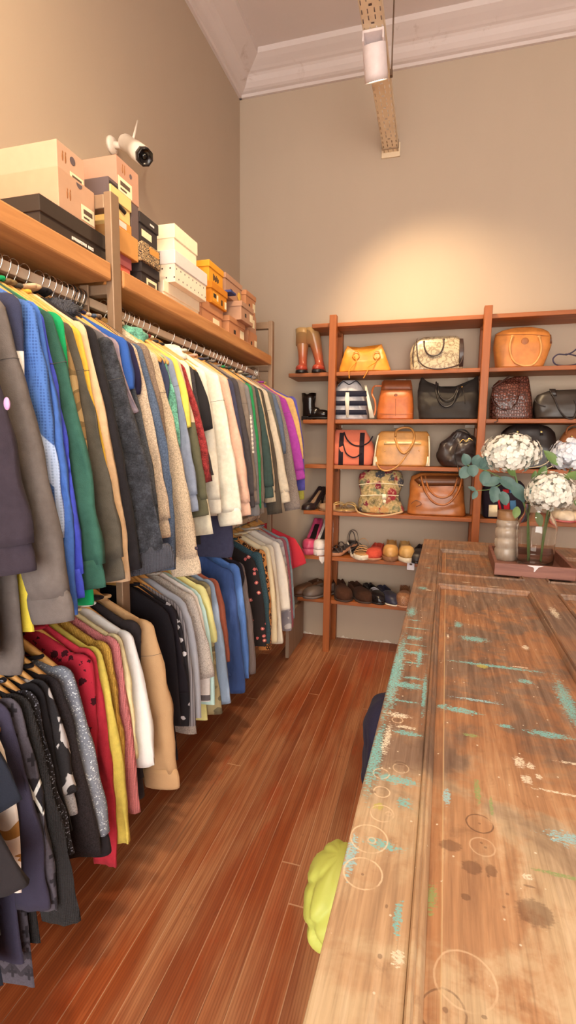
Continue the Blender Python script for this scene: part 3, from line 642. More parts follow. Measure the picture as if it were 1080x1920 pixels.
LO = [
 ('dress', 'long charcoal black dress at the near end of the lower rail', 'dress', -100, 24, 1826, .14, F('coal_dress', (46, 40, 38), 'smooth'), dict(kind='body', bulge=-.01)),
 ('blouse', 'black blouse with a wide flared sleeve, nearest on the lower rail', 'blouse', -60, 60, 1655, .15, F('ink_black', (40, 34, 34), 'smooth'), dict(kind='long', parts=('neckband',), hem=.30, bulge=-.02)),
 ('t_shirt', 'blue black tee with a cropped sleeve near the white printed dress', 't-shirt', -28, 48, 1472, .13, F('blue_black', (32, 34, 42), 'smooth'), dict(kind='short', parts=('neckband',), hem=.26, neck=.13, nh=.028)),
 ('dress', 'white dress with tan print showing between black garments', 'dress', -8, 51, 1737, .08, F('white_print', (236, 214, 192), 'camo', (236, 216, 196), (172, 120, 62)), dict(kind='body')),
 ('sweater', 'aubergine navy sweater with a smooth long sleeve', 'sweater', 14, 97, 1705, .12, F('night_navy', (54, 48, 62), 'smooth'), dict(parts=('neckband',), hem=.24, neck=.12, nh=.03)),
 ('sweater', 'charcoal jumper with a white snowflake star on its sleeve', 'sweater', 36, 117, 1700, .085, F('snow_knit', (76, 68, 72), 'snow', (222, 212, 196)), dict(parts=('neckband',), hem=.16, neck=.12, nh=.03)),
 ('sweater', 'black ribbed sweater with a broad sleeve behind the snowflake jumper', 'sweater', 52, 157, 1722, .13, F('black_rib', (38, 34, 33), 'knit'), dict(parts=('neckband',), neck=.13, nh=.028, hem=.24)),
 ('blouse', 'black sparkly blouse squeezed behind the ribbed sweater', 'blouse', 64, 142, 1600, .09, F('black_spark', (36, 32, 34), 'glitter', (150, 150, 160)), dict(parts=('neckband',), neck=.13, nh=.028, bulge=-.005)),
 ('blouse', 'black blouse with gold studs on the shoulder', 'blouse', 74, 136, 1560, .09, F('jet_black', (32, 28, 29), 'smooth'), dict(parts=('neckband',), neck=.13, nh=.028, bulge=-.005)),
 ('sweater', 'black sweater with white animal shapes down the sleeve', 'sweater', 84, 149, 1526, .085, F('animal_knit', (46, 42, 42), 'blotch', (206, 196, 186)), dict(parts=('cuff', 'neckband'), cuffmat=F('pale_cuff', (168, 158, 150), 'heather'), neck=.13, nh=.028)),
 ('cardigan', 'brown black cardigan with a heavy sleeve beside the glitter jumper', 'cardigan', 102, 190, 1605, .145, F('brown_black', (46, 38, 38), 'heather'), dict(parts=('neckband',), neck=.13, nh=.028, bulge=.004, hem=.27)),
 ('sweater', 'silver grey glitter sweater with a black cuff', 'sweater', 124, 214, 1597, .10, F('silver_glitter', (126, 126, 130), 'glitter', (230, 226, 222)), dict(parts=('cuff', 'neckband'), cuffmat=F('black_cuff', (38, 32, 34)), neck=.12, nh=.03)),
 ('blouse', 'crimson blouse with black printed roses on the shoulder', 'blouse', 150, 188, 1420, .10, F('rose_print', (176, 38, 52), 'bloom', (60, 16, 22)), dict(parts=('collar',), bulge=.002)),
 ('sweater', 'plain crimson red sweater with the lowest red cuff', 'sweater', 156, 225, 1622, .095, F('crimson', (184, 44, 56)), dict(parts=('neckband',))),
 ('sweater', 'fuzzy lemon yellow sweater with a hairy cuff near the floor', 'sweater', 168, 247, 1578, .085, F('fuzzy_lemon', (216, 188, 84), 'plain'), dict(parts=('neckband',), pile=5000)),
 ('cardigan', 'ochre yellow knitted cardigan behind the fuzzy lemon one', 'cardigan', 184, 242, 1510, .10, F('ochre', (200, 150, 62), 'knit'), dict(parts=('neckband',))),
 ('sweater', 'dusty pink ribbed sweater beside the ochre cardigan', 'sweater', 199, 268, 1520, .105, F('dusty_pink', (204, 116, 110), 'knit'), dict(parts=('neckband',), bulge=.004)),
 ('blouse', 'thin butter cream blouse between pink sweater and white shirt', 'blouse', 204, 263, 1420, .085, F('butter', (236, 206, 150)), dict(parts=('neckband',))),
 ('shirt', 'white cotton shirt with a gathered puffy cuff', 'shirt', 222, 296, 1430, .125, F('white_cotton', (250, 238, 222), 'smooth'), dict(parts=('collar',), bulge=.012)),
 ('cardigan', 'black cardigan between the white shirt and camel coat', 'cardigan', 236, 268, 1500, .09, F('charcoal_black', (44, 36, 36)), dict(parts=('collar',), bulge=-.01)),
 ('coat', 'camel sweatshirt dress with a wide sleeve ending in a loose cuff', 'sweatshirt', 262, 334, 1476, .14, F('camel', (194, 150, 104), 'smooth'), dict(parts=('cuff', 'neckband'), bulge=.018, cuffw=.95)),
 ('dress', 'long black dress just behind the camel sleeve', 'dress', 300, 344, 1400, .14, F('dress_black', (30, 25, 28), 'smooth'), dict(kind='body', bulge=.006)),
 ('blouse', 'black drapey blouse with a pointed bell sleeve', 'blouse', 314, 354, 1300, .14, F('drape_black', (34, 28, 32), 'smooth'), dict(parts=('neckband',), bulge=.0, hem=.28)),
 ('dress', 'black dress with white floral print at the shoulder', 'dress', 322, 357, 1402, .10, F('floral_mono', (38, 34, 36), 'floral', (210, 200, 196)), dict(kind='body')),
 ('dress', 'warm grey striped dress behind the black drapey blouse', 'dress', 332, 371, 1400, .10, F('grey_stripe', (148, 138, 134), 'vstripe', (96, 88, 88)), dict(kind='body')),
 ('dress', 'light grey jersey dress reaching close to the floor', 'dress', 346, 383, 1384, .11, F('light_grey', (168, 162, 160), 'smooth'), dict(kind='body')),
 ('t_shirt', 'heather beige tee with a wide half sleeve', 't-shirt', 359, 400, 1271, .14, F('heather_beige', (186, 168, 150), 'heather'), dict(kind='short', parts=('neckband',), hem=.30)),
 ('dress', 'white dress with grey bands at the hem below the beige tee', 'dress', 366, 396, 1350, .09, F('banded_white', (236, 218, 204), bands=[(-3, (236, 218, 204)), (-.62, (110, 100, 98)), (-.60, (236, 218, 204)), (-.565, (110, 100, 98)), (-.545, (240, 222, 204))]), dict(kind='body')),
 ('dress', 'pale mint dress next to the lemon cream blouse', 'dress', 372, 407, 1354, .09, F('pale_mint', (196, 220, 204), 'smooth'), dict(kind='body')),
 ('blouse', 'lemon cream blouse with a billowing sleeve', 'blouse', 379, 406, 1205, .12, F('lemon_cream', (236, 220, 140), 'satin'), dict(parts=('neckband',), bulge=.012, hem=.3)),
 ('shirt', 'khaki camouflage shirt in front of the pale denim shirt', 'shirt', 386, 418, 1338, .10, F('khaki_camo', (136, 120, 84), 'camo', (168, 148, 104), (112, 100, 74)), dict(parts=('collar',), bulge=-.004)),
 ('denim_shirt', 'pale washed denim shirt with a frayed hem', 'denim shirt', 393, 435, 1317, .10, F('pale_denim', (140, 152, 166), 'denim'), dict(parts=('collar',), bulge=.008)),
 ('shirt', 'rust brown shirt between pale denim and dark denim', 'shirt', 399, 431, 1242, .09, F('rust', (150, 80, 58)), dict(parts=('neckband',), bulge=.008)),
 ('denim_shirt', 'dark indigo denim shirt with a wide sleeve', 'denim shirt', 417, 460, 1300, .15, F('indigo_denim', (58, 78, 122), 'denim'), dict(parts=('collar',), bulge=.006)),
 ('denim_shirt', 'bright blue chambray shirt behind the indigo denim', 'denim shirt', 431, 470, 1270, .10, F('chambray', (92, 126, 184), 'denim'), dict(parts=('collar',), bulge=.008)),
 ('t_shirt', 'black tee with a short sleeve beside the floral dress', 't-shirt', 437, 452, 1102, .13, F('tee_black', (36, 30, 36), 'smooth'), dict(kind='short', parts=('neckband',), hem=.5)),
 ('shirt', 'grey brown corduroy shirt in front of the floral dress', 'shirt', 441, 480, 1263, .10, F('cord_brown', (124, 106, 98), 'knit'), dict(parts=('collar',))),
 ('dress', 'black dress with small pink flowers on the lower rail', 'dress', 466, 503, 1240, .16, F('pink_floral', (42, 34, 32), 'floral', (196, 96, 88), (236, 190, 150)), dict(kind='body')),
 ('sweater', 'dark teal sweater between the floral dress and leopard blouse', 'sweater', 478, 509, 1205, .09, F('dark_teal', (62, 84, 88), 'heather'), dict(parts=('neckband',))),
 ('blouse', 'orange leopard print blouse behind the teal sweater', 'blouse', 485, 509, 1218, .09, F('leopard', (206, 134, 70), 'leopard', (52, 32, 24)), dict(parts=('neckband',))),
 ('blouse', 'pale yellow cream blouse beside the leopard print', 'blouse', 493, 522, 1204, .10, F('cream_yellow', (232, 206, 160), 'smooth'), dict(parts=('collar',))),
 ('shirt', 'wrinkled ivory shirt behind the pale yellow blouse', 'shirt', 501, 533, 1205, .10, F('ivory', (226, 206, 176), 'smooth'), dict(parts=('collar',), bulge=.004)),
 ('shirt', 'cream linen shirt with a rolled sleeve near the far end', 'shirt', 513, 547, 1140, .13, F('linen_cream', (238, 220, 196), 'smooth'), dict(parts=('collar',), hem=.30, bulge=.012)),
 ('shirt', 'silver grey patterned shirt behind the cream linen one', 'shirt', 521, 548, 1182, .09, F('silver_print', (176, 164, 156), 'camo', (150, 140, 138), (196, 184, 172)), dict(parts=('collar',))),
 ('blouse', 'maroon pink blouse strip near the crimson tee', 'blouse', 527, 551, 1176, .085, F('maroon_pink', (150, 80, 84)), dict(parts=('neckband',))),
 ('blouse', 'sea grey blouse strip near the crimson tee', 'blouse', 531, 553, 1160, .085, F('sea_grey', (128, 138, 136)), dict(parts=('neckband',))),
 ('dress', 'raspberry pink dress mostly hidden behind the crimson tee', 'dress', 536, 555, 1172, .085, F('raspberry', (180, 62, 78)), dict(kind='body', bulge=0)),
 ('t_shirt', 'crimson red tee sticking out at the far end of the lower rail', 't-shirt', 547, 575, 1056, .13, F('tee_crimson', (206, 52, 60), 'smooth'), dict(kind='short', parts=('neckband',), hem=.36, bulge=.008)),
]
SH_UP = ((-62, 0, 200, 300, 380, 450, 560), (22, 20, 19, 22, 11, 10, 8))
SH_LO = ((-80, 0, 36, 124, 150, 182, 222, 262, 300, 346, 393, 417, 466, 513, 547), (9, 9, 9, 17, 28, 27, 31, 30, 22, 8, 11, 22, 16, 13, 9))
def hang_row(rows, Zs, zr, grp, hgrp, y_last, seed0, zj, sh, nh):
    sxs = [r[3]+itp(r[3], *sh) for r in rows]
    Ys = [y_at(s, .58, Zs) for s in sxs]
    n = len(Ys); gap = .024
    Ys[-1] = min(Ys[-1], y_last)
    for i in range(n-2, -1, -1): Ys[i] = min(Ys[i], Ys[i+1]-gap)
    for yf in frames:      # keep clear of the frame uprights
        lo, hi = yf-.034, yf+.084
        for i in range(n):
            if lo < Ys[i] < hi: Ys[i] = lo if Ys[i] < (lo+hi)/2 else hi
        below = [i for i in range(n) if Ys[i] <= lo+1e-6]; above = [i for i in range(n) if Ys[i] >= hi-1e-6]
        for a, c in zip(below[::-1][1:], below[::-1]): Ys[a] = min(Ys[a], Ys[c]-gap)
        for c, a in zip(above, above[1:]): Ys[a] = max(Ys[a], Ys[c]+gap)
    Ys = [min(y, y_last-(n-1-i)*.012) if y > y_last else y for i, y in enumerate(Ys)]
    rnd = random.Random(seed0)
    for i, (r, Y) in enumerate(zip(rows, Ys)):
        name, label, cat, sx, cx, cy, w, mat, op = r
        op = dict(op); z = Zs + rnd.uniform(-zj, zj)
        sp = [abs(Y-Ys[k]) for k in (i-1, i+1) if 0 <= k < n]
        op['th'] = op.get('th', 1)*min(1.05, max(.5, (sum(sp)/len(sp))/.046)); op.setdefault('nh', nh)
        X = min(max(x_at(sxs[i], Y, z), .535), .635)
        c = on_y(cx, cy, Y); c.x = min(max(c.x, .48), .78); c.z = min(max(c.z, .03 if Zs < 1.2 else .85), z-.12)
        g = garment(name, label, cat, Y, (X, z), (c.x, c.z), w, mat, grp, zr, seed=seed0+i, **op)
        GAR[label] = (g, Y)
        hanger(Y+.002, zr, 'wooden hanger holding the '+' '.join(label.replace(',', '').split()[:11]), hgrp)
        DBG.append((label, round(Y, 3), round(X, 3), round(z, 3), round(c.x, 3), round(c.z, 3)))
GAR = {}
DBG = []
hang_row(UP, 1.692, ZUP, 'clothes on the upper rail', 'hangers on the upper rail', -.655, 100, .008, SH_UP, .10)
hang_row(LO, .842, ZLOW, 'clothes on the lower rail', 'hangers on the lower rail', -.60, 300, .006, SH_LO, .078)
for Y, nm in ((-2.30, 'nearest'), (-2.277, 'middle'), (-2.254, 'farthest')):
    hanger(Y, ZUP, 'black plastic hanger by the steel post, '+nm+' of three', 'black hangers', 'black', rz=R(6))
if DBG_PRINT:
    for d in DBG: print('GAR', d)

def on_gar(label, u, v, off): g, Y = GAR[label]; return g, on_y(u, v, Y-off)-g.location
g, q = on_gar(UP[0][1], 13, 757, .024); MB().ball(q, (.007, .004, .012), 12, 8).build('pin', flat('pink_enamel', (200, 146, 182), .4), g)
g, q = on_gar(UP[21][1], 368, 1028, .021); MB().ball(q, (.006, .003, .006), 12, 8).build('chest_emblem', flat('emblem_dark', (60, 46, 60), .7), g)
lm = MB()
for k in range(9):
    g, q = on_gar(UP[36][1], 470.5+k*.55, 782+k*8, .0235); lm.box((q.x-.005, q.y-.001, q.z-.009), (q.x+.004, q.y+.001, q.z+.002)).box((q.x-.005, q.y-.001, q.z-.004+.008), (q.x+.001, q.y+.001, q.z+.008))
lm.build('sleeve_lettering', flat('pale_print', (220, 200, 172), .7), g)

# ------------------------------------------------------------------ boxes stored on the plank
def card(name, c, k=1.0): return flat(name, c, .75, k=k, grain=.03)
STICK = flat('sticker_paper', (236, 214, 170), .6); INK = flat('print_ink', (86, 66, 52), .7); INKD = flat('dark_ink', (36, 28, 26), .7)
WHITEINK = flat('white_ink', (240, 226, 208), .6)
def carton(label, Y0, Y1, Z0, Z1, X1, mat, X0=None, lid=.0, lidmat=None, grow=.004, group='shoe boxes on the plank', cat='box', name='shoe_box', rz=0):
    """box with its end towards the aisle; returns (root, helper that puts a flat print on that end)"""
    X0 = .07 if X0 is None else X0
    cx, cy = (X0+X1)/2, (Y0+Y1)/2; hx, hy = (X1-X0)/2, (Y1-Y0)/2; h = Z1-Z0
    r = thing(name, label, cat, (cx, cy, Z0), rz, group)
    g = grow if lid else 0
    MB().box((-hx+g, -hy+g, 0), (hx-g, hy-g, h-(.004 if lid else 0)), .002).build('base', mat, r)
    if lid: MB().box((-hx, -hy, h-lid), (hx, hy, h), .002).build('lid', lidmat or mat, r)
    def pr(nm, m, a0, a1, b0, b1, on='front', dz=.0008):
        """print covering fractions a (along the end) and b (height)"""
        inlid = lid and b0*h >= h-lid
        off = 0 if (inlid or not lid) else -g
        x = hx+off
        if on == 'front': return MB().box((x-.0004, -hy+2*hy*a0, h*b0), (x+dz, -hy+2*hy*a1, h*b1)).build(nm, m, r)
        y = -hy-off
        return MB().box((-hx+2*hx*a0, y-dz, h*b0), (-hx+2*hx*a1, y+.0004, h*b1)).build(nm, m, r)
    r_h = dict(hx=hx, hy=hy, h=h, g=g)
    return r, pr, r_h
def barcode(pr, a0, a1, b0, b1):
    pr('sticker', STICK, a0, a1, b0, b1)
    da, db = a1-a0, b1-b0
    pr('barcode_print', INK, a0+da*.15, a1-da*.15, b0+db*.45, b0+db*.75, dz=.0012)
    pr('text_print', INK, a0+da*.15, a0+da*.6, b0+db*.15, b0+db*.28, dz=.0012)
def disc_print(r, d, nm, m, a, b, rad, half=False):
    y = -d['hy']+2*d['hy']*a; z = d['h']*b; mb = MB(); n = 20
    rng = range(n+1) if half else range(n)
    ring = lambda x: [Vector((x, y+rad*math.cos((PI if half else 2*PI)*i/n + (PI if half else 0)), z+rad*math.sin((PI if half else 2*PI)*i/n+(PI if half else 0)))) for i in rng]
    mb.loft([ring(d['hx']-.0004), ring(d['hx']+.0012)], smooth=False); return mb.build(nm, m, r)
PT = 1.968
TAN = card('tan_card', (192, 146, 112)); TAN3 = card('light_tan_card', (198, 154, 122)); TAN2 = card('rosy_tan_card', (182, 132, 104)); BLK = card('black_card', (52, 38, 28)); BLK2 = card('matt_black_card', (44, 34, 32))
MAU = card('mauve_grey_card', (96, 76, 72)); CRM = card('cream_card', (230, 190, 116)); ORC = card('orange_card', (216, 138, 60)); KRAFT = card('kraft_card', (204, 140, 72))
PNK = card('coral_card', (214, 102, 80)); PNK2 = card('plum_card', (160, 80, 80)); WHT = card('white_card', (238, 214, 176)); WHT2 = card('lilac_white_card', (222, 204, 190))
AMB = card('amber_card', (222, 146, 28)); AMB2 = card('deep_amber_card', (206, 122, 16)); BRN = card('brown_card', (190, 126, 82)); BRN2 = card('greyed_brown_card', (178, 130, 98))
PEN = flat('emblem_brown', (150, 92, 46), .6); HOLE = flat('box_hole', (96, 78, 76), .9)

def penguin(r, d, a, b):
    """the little pair of upright birds printed on the tan boxes"""
    y = -d['hy']+2*d['hy']*a; z = d['h']*b; m = MB()
    for dy, s in ((-.006, .9), (.006, 1.0)):
        m.ball((d['hx']+.0002, y+dy, z), (.0012, .0035*s, .013*s), 10, 6)
        m.ball((d['hx']+.0002, y+dy+.001, z+.015*s), (.0012, .0026*s, .0035*s), 8, 5)
    m.build('bird_emblem', PEN, r)
r, pr, d = carton('large black lidded box at the bottom of the stack, lying before the steel post', -2.462, -2.168, PT, 2.068, .405, BLK, .12, .042)
L = 2*d['hy']
rl = random.Random(3)
mb = MB(); yy = -d['hy']+.125
for i in range(15):
    if i == 10: yy += .005; continue
    wv = .0048; x0, x1 = d['hx']-d['g'], d['hx']-d['g']+.0012
    mb.box((x0, yy, .034), (x1, yy+.0012, .043)); mb.box((x0, yy+.003, .034), (x1, yy+.0042, .043))
    zb = rl.choice((.0415, .038, .034)); mb.box((x0, yy, zb), (x1, yy+.0042, zb+.0015)); yy += .0066
mb.build('white_lettering', WHITEINK, r)
r, pr, d = carton('tan shoe box with bird emblem directly on the large black box', -2.385, -2.229, 2.068, 2.173, .402, TAN, .03)
barcode(pr, .60, .96, .06, .46); penguin(r, d, .26, .45); disc_print(r, d, 'thumb_hole', HOLE, .56, .93, .012, True)
r, pr, d = carton('tan shoe box with bird emblem on top of the other tan one', -2.352, -2.236, 2.1735, 2.262, .375, TAN3, .07)
barcode(pr, .44, .94, .05, .34); penguin(r, d, .24, .60); disc_print(r, d, 'thumb_hole', HOLE, .55, .70, .011)
# beyond the post
carton('coral pink box with plum lid at the foot of the mixed stack', -2.15, -2.035, PT, 2.048, .40, PNK, .10, .035, PNK2)
carton('plain kraft box between the coral pink box and the cream crate', -2.15, -2.008, 2.048, 2.122, .41, KRAFT, .10)
r, pr, d = carton('cream box with dark slot and orange band in the mixed stack', -2.15, -2.035, 2.122, 2.238, .405, CRM, .12, .04)
pr('orange_band', ORC, 0, 1, .02, .28); pr('sticker', WHT2, .2, .75, .08, .24, dz=.0016)
sl = MB(); pts = spl([(d['hx']-d['g']+.0004, -.034, .076), (d['hx']-d['g']+.0004, -.006, .068), (d['hx']-d['g']+.0004, .022, .062)], 10); sl.tube(pts, .007, 8, flat=None, up=(1, 0, 0)); sl.build('hand_slot', INKD, r)
r, pr, d = carton('small dark grey box perched beside the steel post top', -2.172, -2.118, 2.238, 2.292, .40, MAU, .20); pr('dark_flap', INKD, .1, .95, .1, .8)
r.location.z = 2.205; r.location.y += .018
carton('narrow plum grey box standing behind the cream one', -2.03, -1.985, 2.122, 2.236, .40, MAU, .14)
r, pr, d = carton('rosy tan shoe box with bird emblem at the very top under the camera', -2.108, -1.98, 2.238, 2.345, .40, TAN2, .07)
barcode(pr, .05, .66, .04, .46); penguin(r, d, .30, .72); disc_print(r, d, 'thumb_hole', HOLE, .62, .72, .007)
r, pr, d = carton('black lidded shoe box under the patterned box', -1.998, -1.876, PT, 2.058, .415, BLK2, .12, .034); barcode(pr, .30, .86, .04, .5)
t = NT('squiggle_card'); co = t.coord(); nz = t.noise(t.scaled(co, (60, 60, 60)), 1.0, 2, .5, 2.5)
SQG = t.done(t.mix(t.step(t.math('ABSOLUTE', t.math('SUBTRACT', nz, .5)), .05, .03), alb((50, 38, 32)), alb((222, 180, 124))), .7)
r, pr, d = carton('black and cream squiggle patterned box with an orange patch', -2.005, -1.888, 2.058, 2.122, .425, SQG, .14); pr('orange_patch', ORC, .38, .92, .56, .9)
r, pr, d = carton('black lidded box on top of the patterned one', -1.985, -1.86, 2.122, 2.228, .405, BLK2, .12, .036); pr('sticker', STICK, .12, .64, .28, .5); pr('small_print', WHT2, .52, .74, .78, .84)
carton('pale sage box tucked at the back behind the black boxes', -1.99, -1.80, PT, 2.262, .11, card('sage_card', (196, 158, 104)), .012)
carton('long cream white box with a lid at the bottom of the white stack', -1.842, -1.536, PT, 2.044, .412, WHT, .10, .042, None, .003)
t = NT('dotted_card'); co = t.coord(); x, y, z = t.xyz(co)
gu = t.math('MULTIPLY', t.math('ADD', y, t.math('MULTIPLY', x, 1)), 1/.034); gv = t.math('MULTIPLY', z, 1/.034)
gu = t.math('ADD', gu, t.math('MULTIPLY', t.math('FLOOR', gv), .5))
dd = t.vmath('LENGTH', t.comb(t.math('SUBTRACT', t.math('FRACT', gu), .5), t.math('SUBTRACT', t.math('FRACT', gv), .5), 0.0))
DOT = t.done(t.mix(t.step(dd, .12, .09), alb((236, 212, 180)), alb((84, 62, 60))), .7)
carton('white box with dark dots sticking out of the white stack', -1.812, -1.526, 2.044, 2.160, .445, DOT, .12, .05, WHT2)
carton('plain white box with a deep lid on top of the white stack', -1.766, -1.566, 2.160, 2.274, .42, WHT, .14, .052)
r, pr, d = carton('brown cardboard box with pale sticker under the amber boxes', -1.528, -1.286, PT, 2.068, .415, BRN, .10, .04); pr('sticker', STICK, .55, .85, .1, .45)
r, pr, d = carton('lower amber yellow box with a printed frame', -1.447, -1.262, 2.068, 2.160, .43, AMB2, .15, .03)
pr('printed_frame', AMB, .1, .5, .12, .58); pr('dark_print', INKD, .14, .3, .3, .5, dz=.0014); pr('small_figure', INKD, .62, .7, .15, .42); pr('pale_print', STICK, .34, .42, .22, .5, dz=.0016); pr('sticker', STICK, .84, .95, .1, .45)
r, pr, d = carton('upper amber yellow box with dark square print', -1.45, -1.285, 2.160, 2.25, .42, AMB, .15, .028)
for k in range(6): pr('dark_print', INKD, .30+.065*k, .345+.065*k, .16+.06*(k % 2), .5-.05*(k % 3))
def yx(u, v): return on_x(u, v, .42).y
BB = (('brown mailer box on the plank with a sticker, foremost of the far group', 430, 585, 460, 610, PT, 2.068, .42, BRN), ('brown mailer box jutting out in the middle of the far group', 443, 560, 467, 580, 2.068, 2.16, .45, BRN2),
      ('greyed brown box with a yellow sticker on top of the far group', 427, 520, 458, 540, 2.16, 2.265, .41, BRN2), ('brown box at the end of the plank, lowest of its column', 462, 620, 485, 640, PT, 2.062, .41, BRN),
      ('pale brown box with big label, middle of the end column', 467, 590, 485, 600, 2.062, 2.16, .405, BRN2), ('brown box topping the column at the plank end', 466, 545, 485, 560, 2.16, 2.27, .405, BRN))
for i, (lb, u0, v0, u1, v1, z0, z1, xf, m) in enumerate(BB):
    y0, y1 = yx(u0, v0), yx(u1, v1)
    y0, y1 = max(y0, (-1.225, -1.19, -1.24, -.925, -.925, -.94)[i]), min(y1, (-.945, -.945, -.955, -.74, -.745, -.75)[i])
    r, pr, d = carton(lb, y0, y1, z0, z1, xf, m, .10, .026 if i in (0, 1, 2, 5) else 0)
    if i == 2: disc_print(r, d, 'yellow_sticker', flat('yellow_sticker', (226, 172, 56), .5), .78, .36, .02)
    elif i == 4: pr('sticker', STICK, .2, .8, .3, .75)
    else: pr('sticker', STICK, .7, .95, .2, .6)
    pr('dark_print', INKD, .3, .42, .25, .45)
bl = MB().box((-.05, -.035, 0), (.05, .035, .012), .004)
tag(bl.build('shoe_pouch', flat('blue_cloth', (52, 62, 110), .8), None, (.40, -1.235, 2.16)), 'small folded blue pouch between amber boxes and brown boxes', 'pouch')

# ------------------------------------------------------------------ security camera on the clothes wall
CAMW = flat('camera_white', (222, 200, 176), .4); CAMB = flat('camera_black', (24, 20, 20), .25)
p0, p1 = on_x(236, 268, .075), on_x(270, 293, .20)
sc = thing('security_camera', 'white bullet security camera with antenna on the wall above the boxes', 'security camera', (0, p0.y, p0.z))
o = Vector((0, p0.y, p0.z))
MB().lathe([(.036, 0), (.036, .01), (.030, .018), (.012, .02)], 20, mat=Matrix.Rotation(PI/2, 4, 'Y')).build('wall_mount', CAMW, sc)
MB().tube([(.015, 0, 0), (.04, .002, -.004), tuple(p0-o)], .014, 10).build('mount_arm', CAMW, sc)
ax = (p1-p0).normalized(); q = ax.to_track_quat('Z', 'Y').to_matrix().to_4x4(); q.translation = p0-o-ax*.02
Lc = (p1-p0).length+.02
MB().lathe([(.018, 0), (.030, .008), (.034, .02), (.034, Lc*.55), (.037, Lc*.56), (.037, Lc-.01)], 22, mat=q).build('housing', CAMW, sc)
MB().lathe([(.036, Lc-.012), (.036, Lc+.014), (.031, Lc+.016), (.028, Lc+.004), (.012, Lc+.003)], 8, mat=q).build('lens_hood', CAMB, sc)
MB().lathe([(.013, Lc+.002), (.012, Lc+.008), (.004, Lc+.011)], 14, mat=q).build('lens', flat('lens_glass', (12, 12, 16), .08), sc)
a0, a1 = on_x(249, 264, .10), on_x(258, 226, .09)
MB().tube([a0-o, (a0*.5+a1*.5)-o, a1-o], [.006, .0045, .0035], 8).build('antenna', CAMW, sc)

# ------------------------------------------------------------------ cable tray, its rods and the spot lamps
t = NT('tray_paint'); co = t.coord()
TRAYM = t.done(t.mix(t.noise(co, 5, 4), alb((216, 184, 140)), alb((236, 208, 168))), .5, .1)
TX0, TX1, TZ = 1.015, 1.112, 3.352
ct = thing('cable_tray', 'perforated metal cable tray running under the ceiling to the shelf wall', 'cable tray', (1.063, 0, TZ))
tb = MB(); nx, Lt = 19, 4.6; dx = (TX1-TX0)/nx; dy = .0125; ny = int(Lt/dy)
verts = {}; vs = []; fs = []
def vid(i, j):
    if (i, j) not in verts: verts[(i, j)] = len(vs); vs.append((TX0-1.063+i*dx, -.004-j*dy, 0))
    return verts[(i, j)]
for j in range(ny):
    k = j % 8
    for i in range(nx):
        hole = (i in (1, 17) and k in (1, 2)) or (i in (1, 17) and k in (5, 6)) or (i in (6, 12) and k in (1, 2)) or (i in (6, 12) and k in (6, 7)) or (i in (9,) and k == 4) or (i in (8, 10) and k == 4)
        if not hole: fs.append((vid(i, j), vid(i+1, j), vid(i+1, j+1), vid(i, j+1)))
tb.add(vs, fs, False)
tb.box((TX0-1.063-.001, -Lt, 0), (TX0-1.063+.001, -.004, .045)); tb.box((TX1-1.063-.001, -Lt, 0), (TX1-1.063+.001, -.004, .045))
tb.build('tray', TRAYM, ct)
MB().box((-.054, -.062, -.004), (.054, -.05, .048), .002).build('joint_strap', flat('joint_metal', (150, 120, 90), .5, .4), ct)
MB().box((-.06, -.012, -.03), (.06, -.0005, .055), .002).build('wall_flange', TRAYM, ct)
MB().box((-.046, -1.36, .004), (.046, -1.05, .012), .002).build('tray_cover', flat('galvanised', (168, 158, 152), .45, .7, raw=True), ct)
ROD = flat('rod_metal', (120, 92, 70), .5, .5)
for yy in (-.70, -2.4):
    for xx in (.057,):
        MB().tube([(xx, yy, .0), (xx, yy, H+.159-TZ)], .004, 8).build('hanger_rod', ROD, ct)
        MB().box((xx-.01, yy-.012, .0), (xx+.006, yy+.012, .03), .002).build('rod_clip', ROD, ct)
LAMPW = flat('lamp_white', (226, 204, 190), .5)
t = NT('lamp_glow'); t.put(t.b, 'Emission Color', (1, .86, .62, 1)); t.put(t.b, 'Emission Strength', 14.0); GLOW = t.done((1, .9, .7, 1), .5)
def spot(label, pos, aim, energy, size, blend, col=(1.0, .76, .50), rad=.04, tilt=None):
    r = thing('spot_lamp', label, 'ceiling spot', pos, 0, 'spot lamps on the cable tray')
    MB().box((-.05, -.045, -.016), (.05, .045, -.003), .003).box((-.05, -.045, -.05), (-.042, .045, -.008), .002).box((.042, -.045, -.05), (.05, .045, -.008), .002).build('bracket', LAMPW, r)
    d = (Vector(aim)-Vector(pos)).normalized(); td = d if tilt is None else Vector(tilt).normalized()
    q = td.to_track_quat('Z', 'Y').to_matrix().to_4x4(); q.translation = Vector((0, 0, -.035))
    Lh = .14
    MB().lathe([(.004, 0), (.052, .002), (.055, .006), (.055, Lh-.035), (.0555, Lh-.033), (.0555, Lh), (.051, Lh), (.050, Lh-.012)], 28, mat=q, cap=(True, False)).build('lamp_body', LAMPW, r)
    MB().lathe([(.0505, Lh-.010), (.0505, Lh-.004), (.002, Lh-.004)], 28, mat=q).build('lamp_lens', GLOW, r)
    li = bpy.data.lights.new('spot_light', 'SPOT'); li.energy = energy; li.spot_size = size; li.spot_blend = blend; li.color = col; li.shadow_soft_size = rad
    lo = bpy.data.objects.new('lamp_light', li); COL.objects.link(lo); lo.parent = r
    lp = Vector((0, 0, -.035))+td*(Lh+.012); lo.location = lp
    lo.rotation_euler = (Vector(aim)-Vector(pos)-lp).to_track_quat('-Z', 'Y').to_euler()
    return r

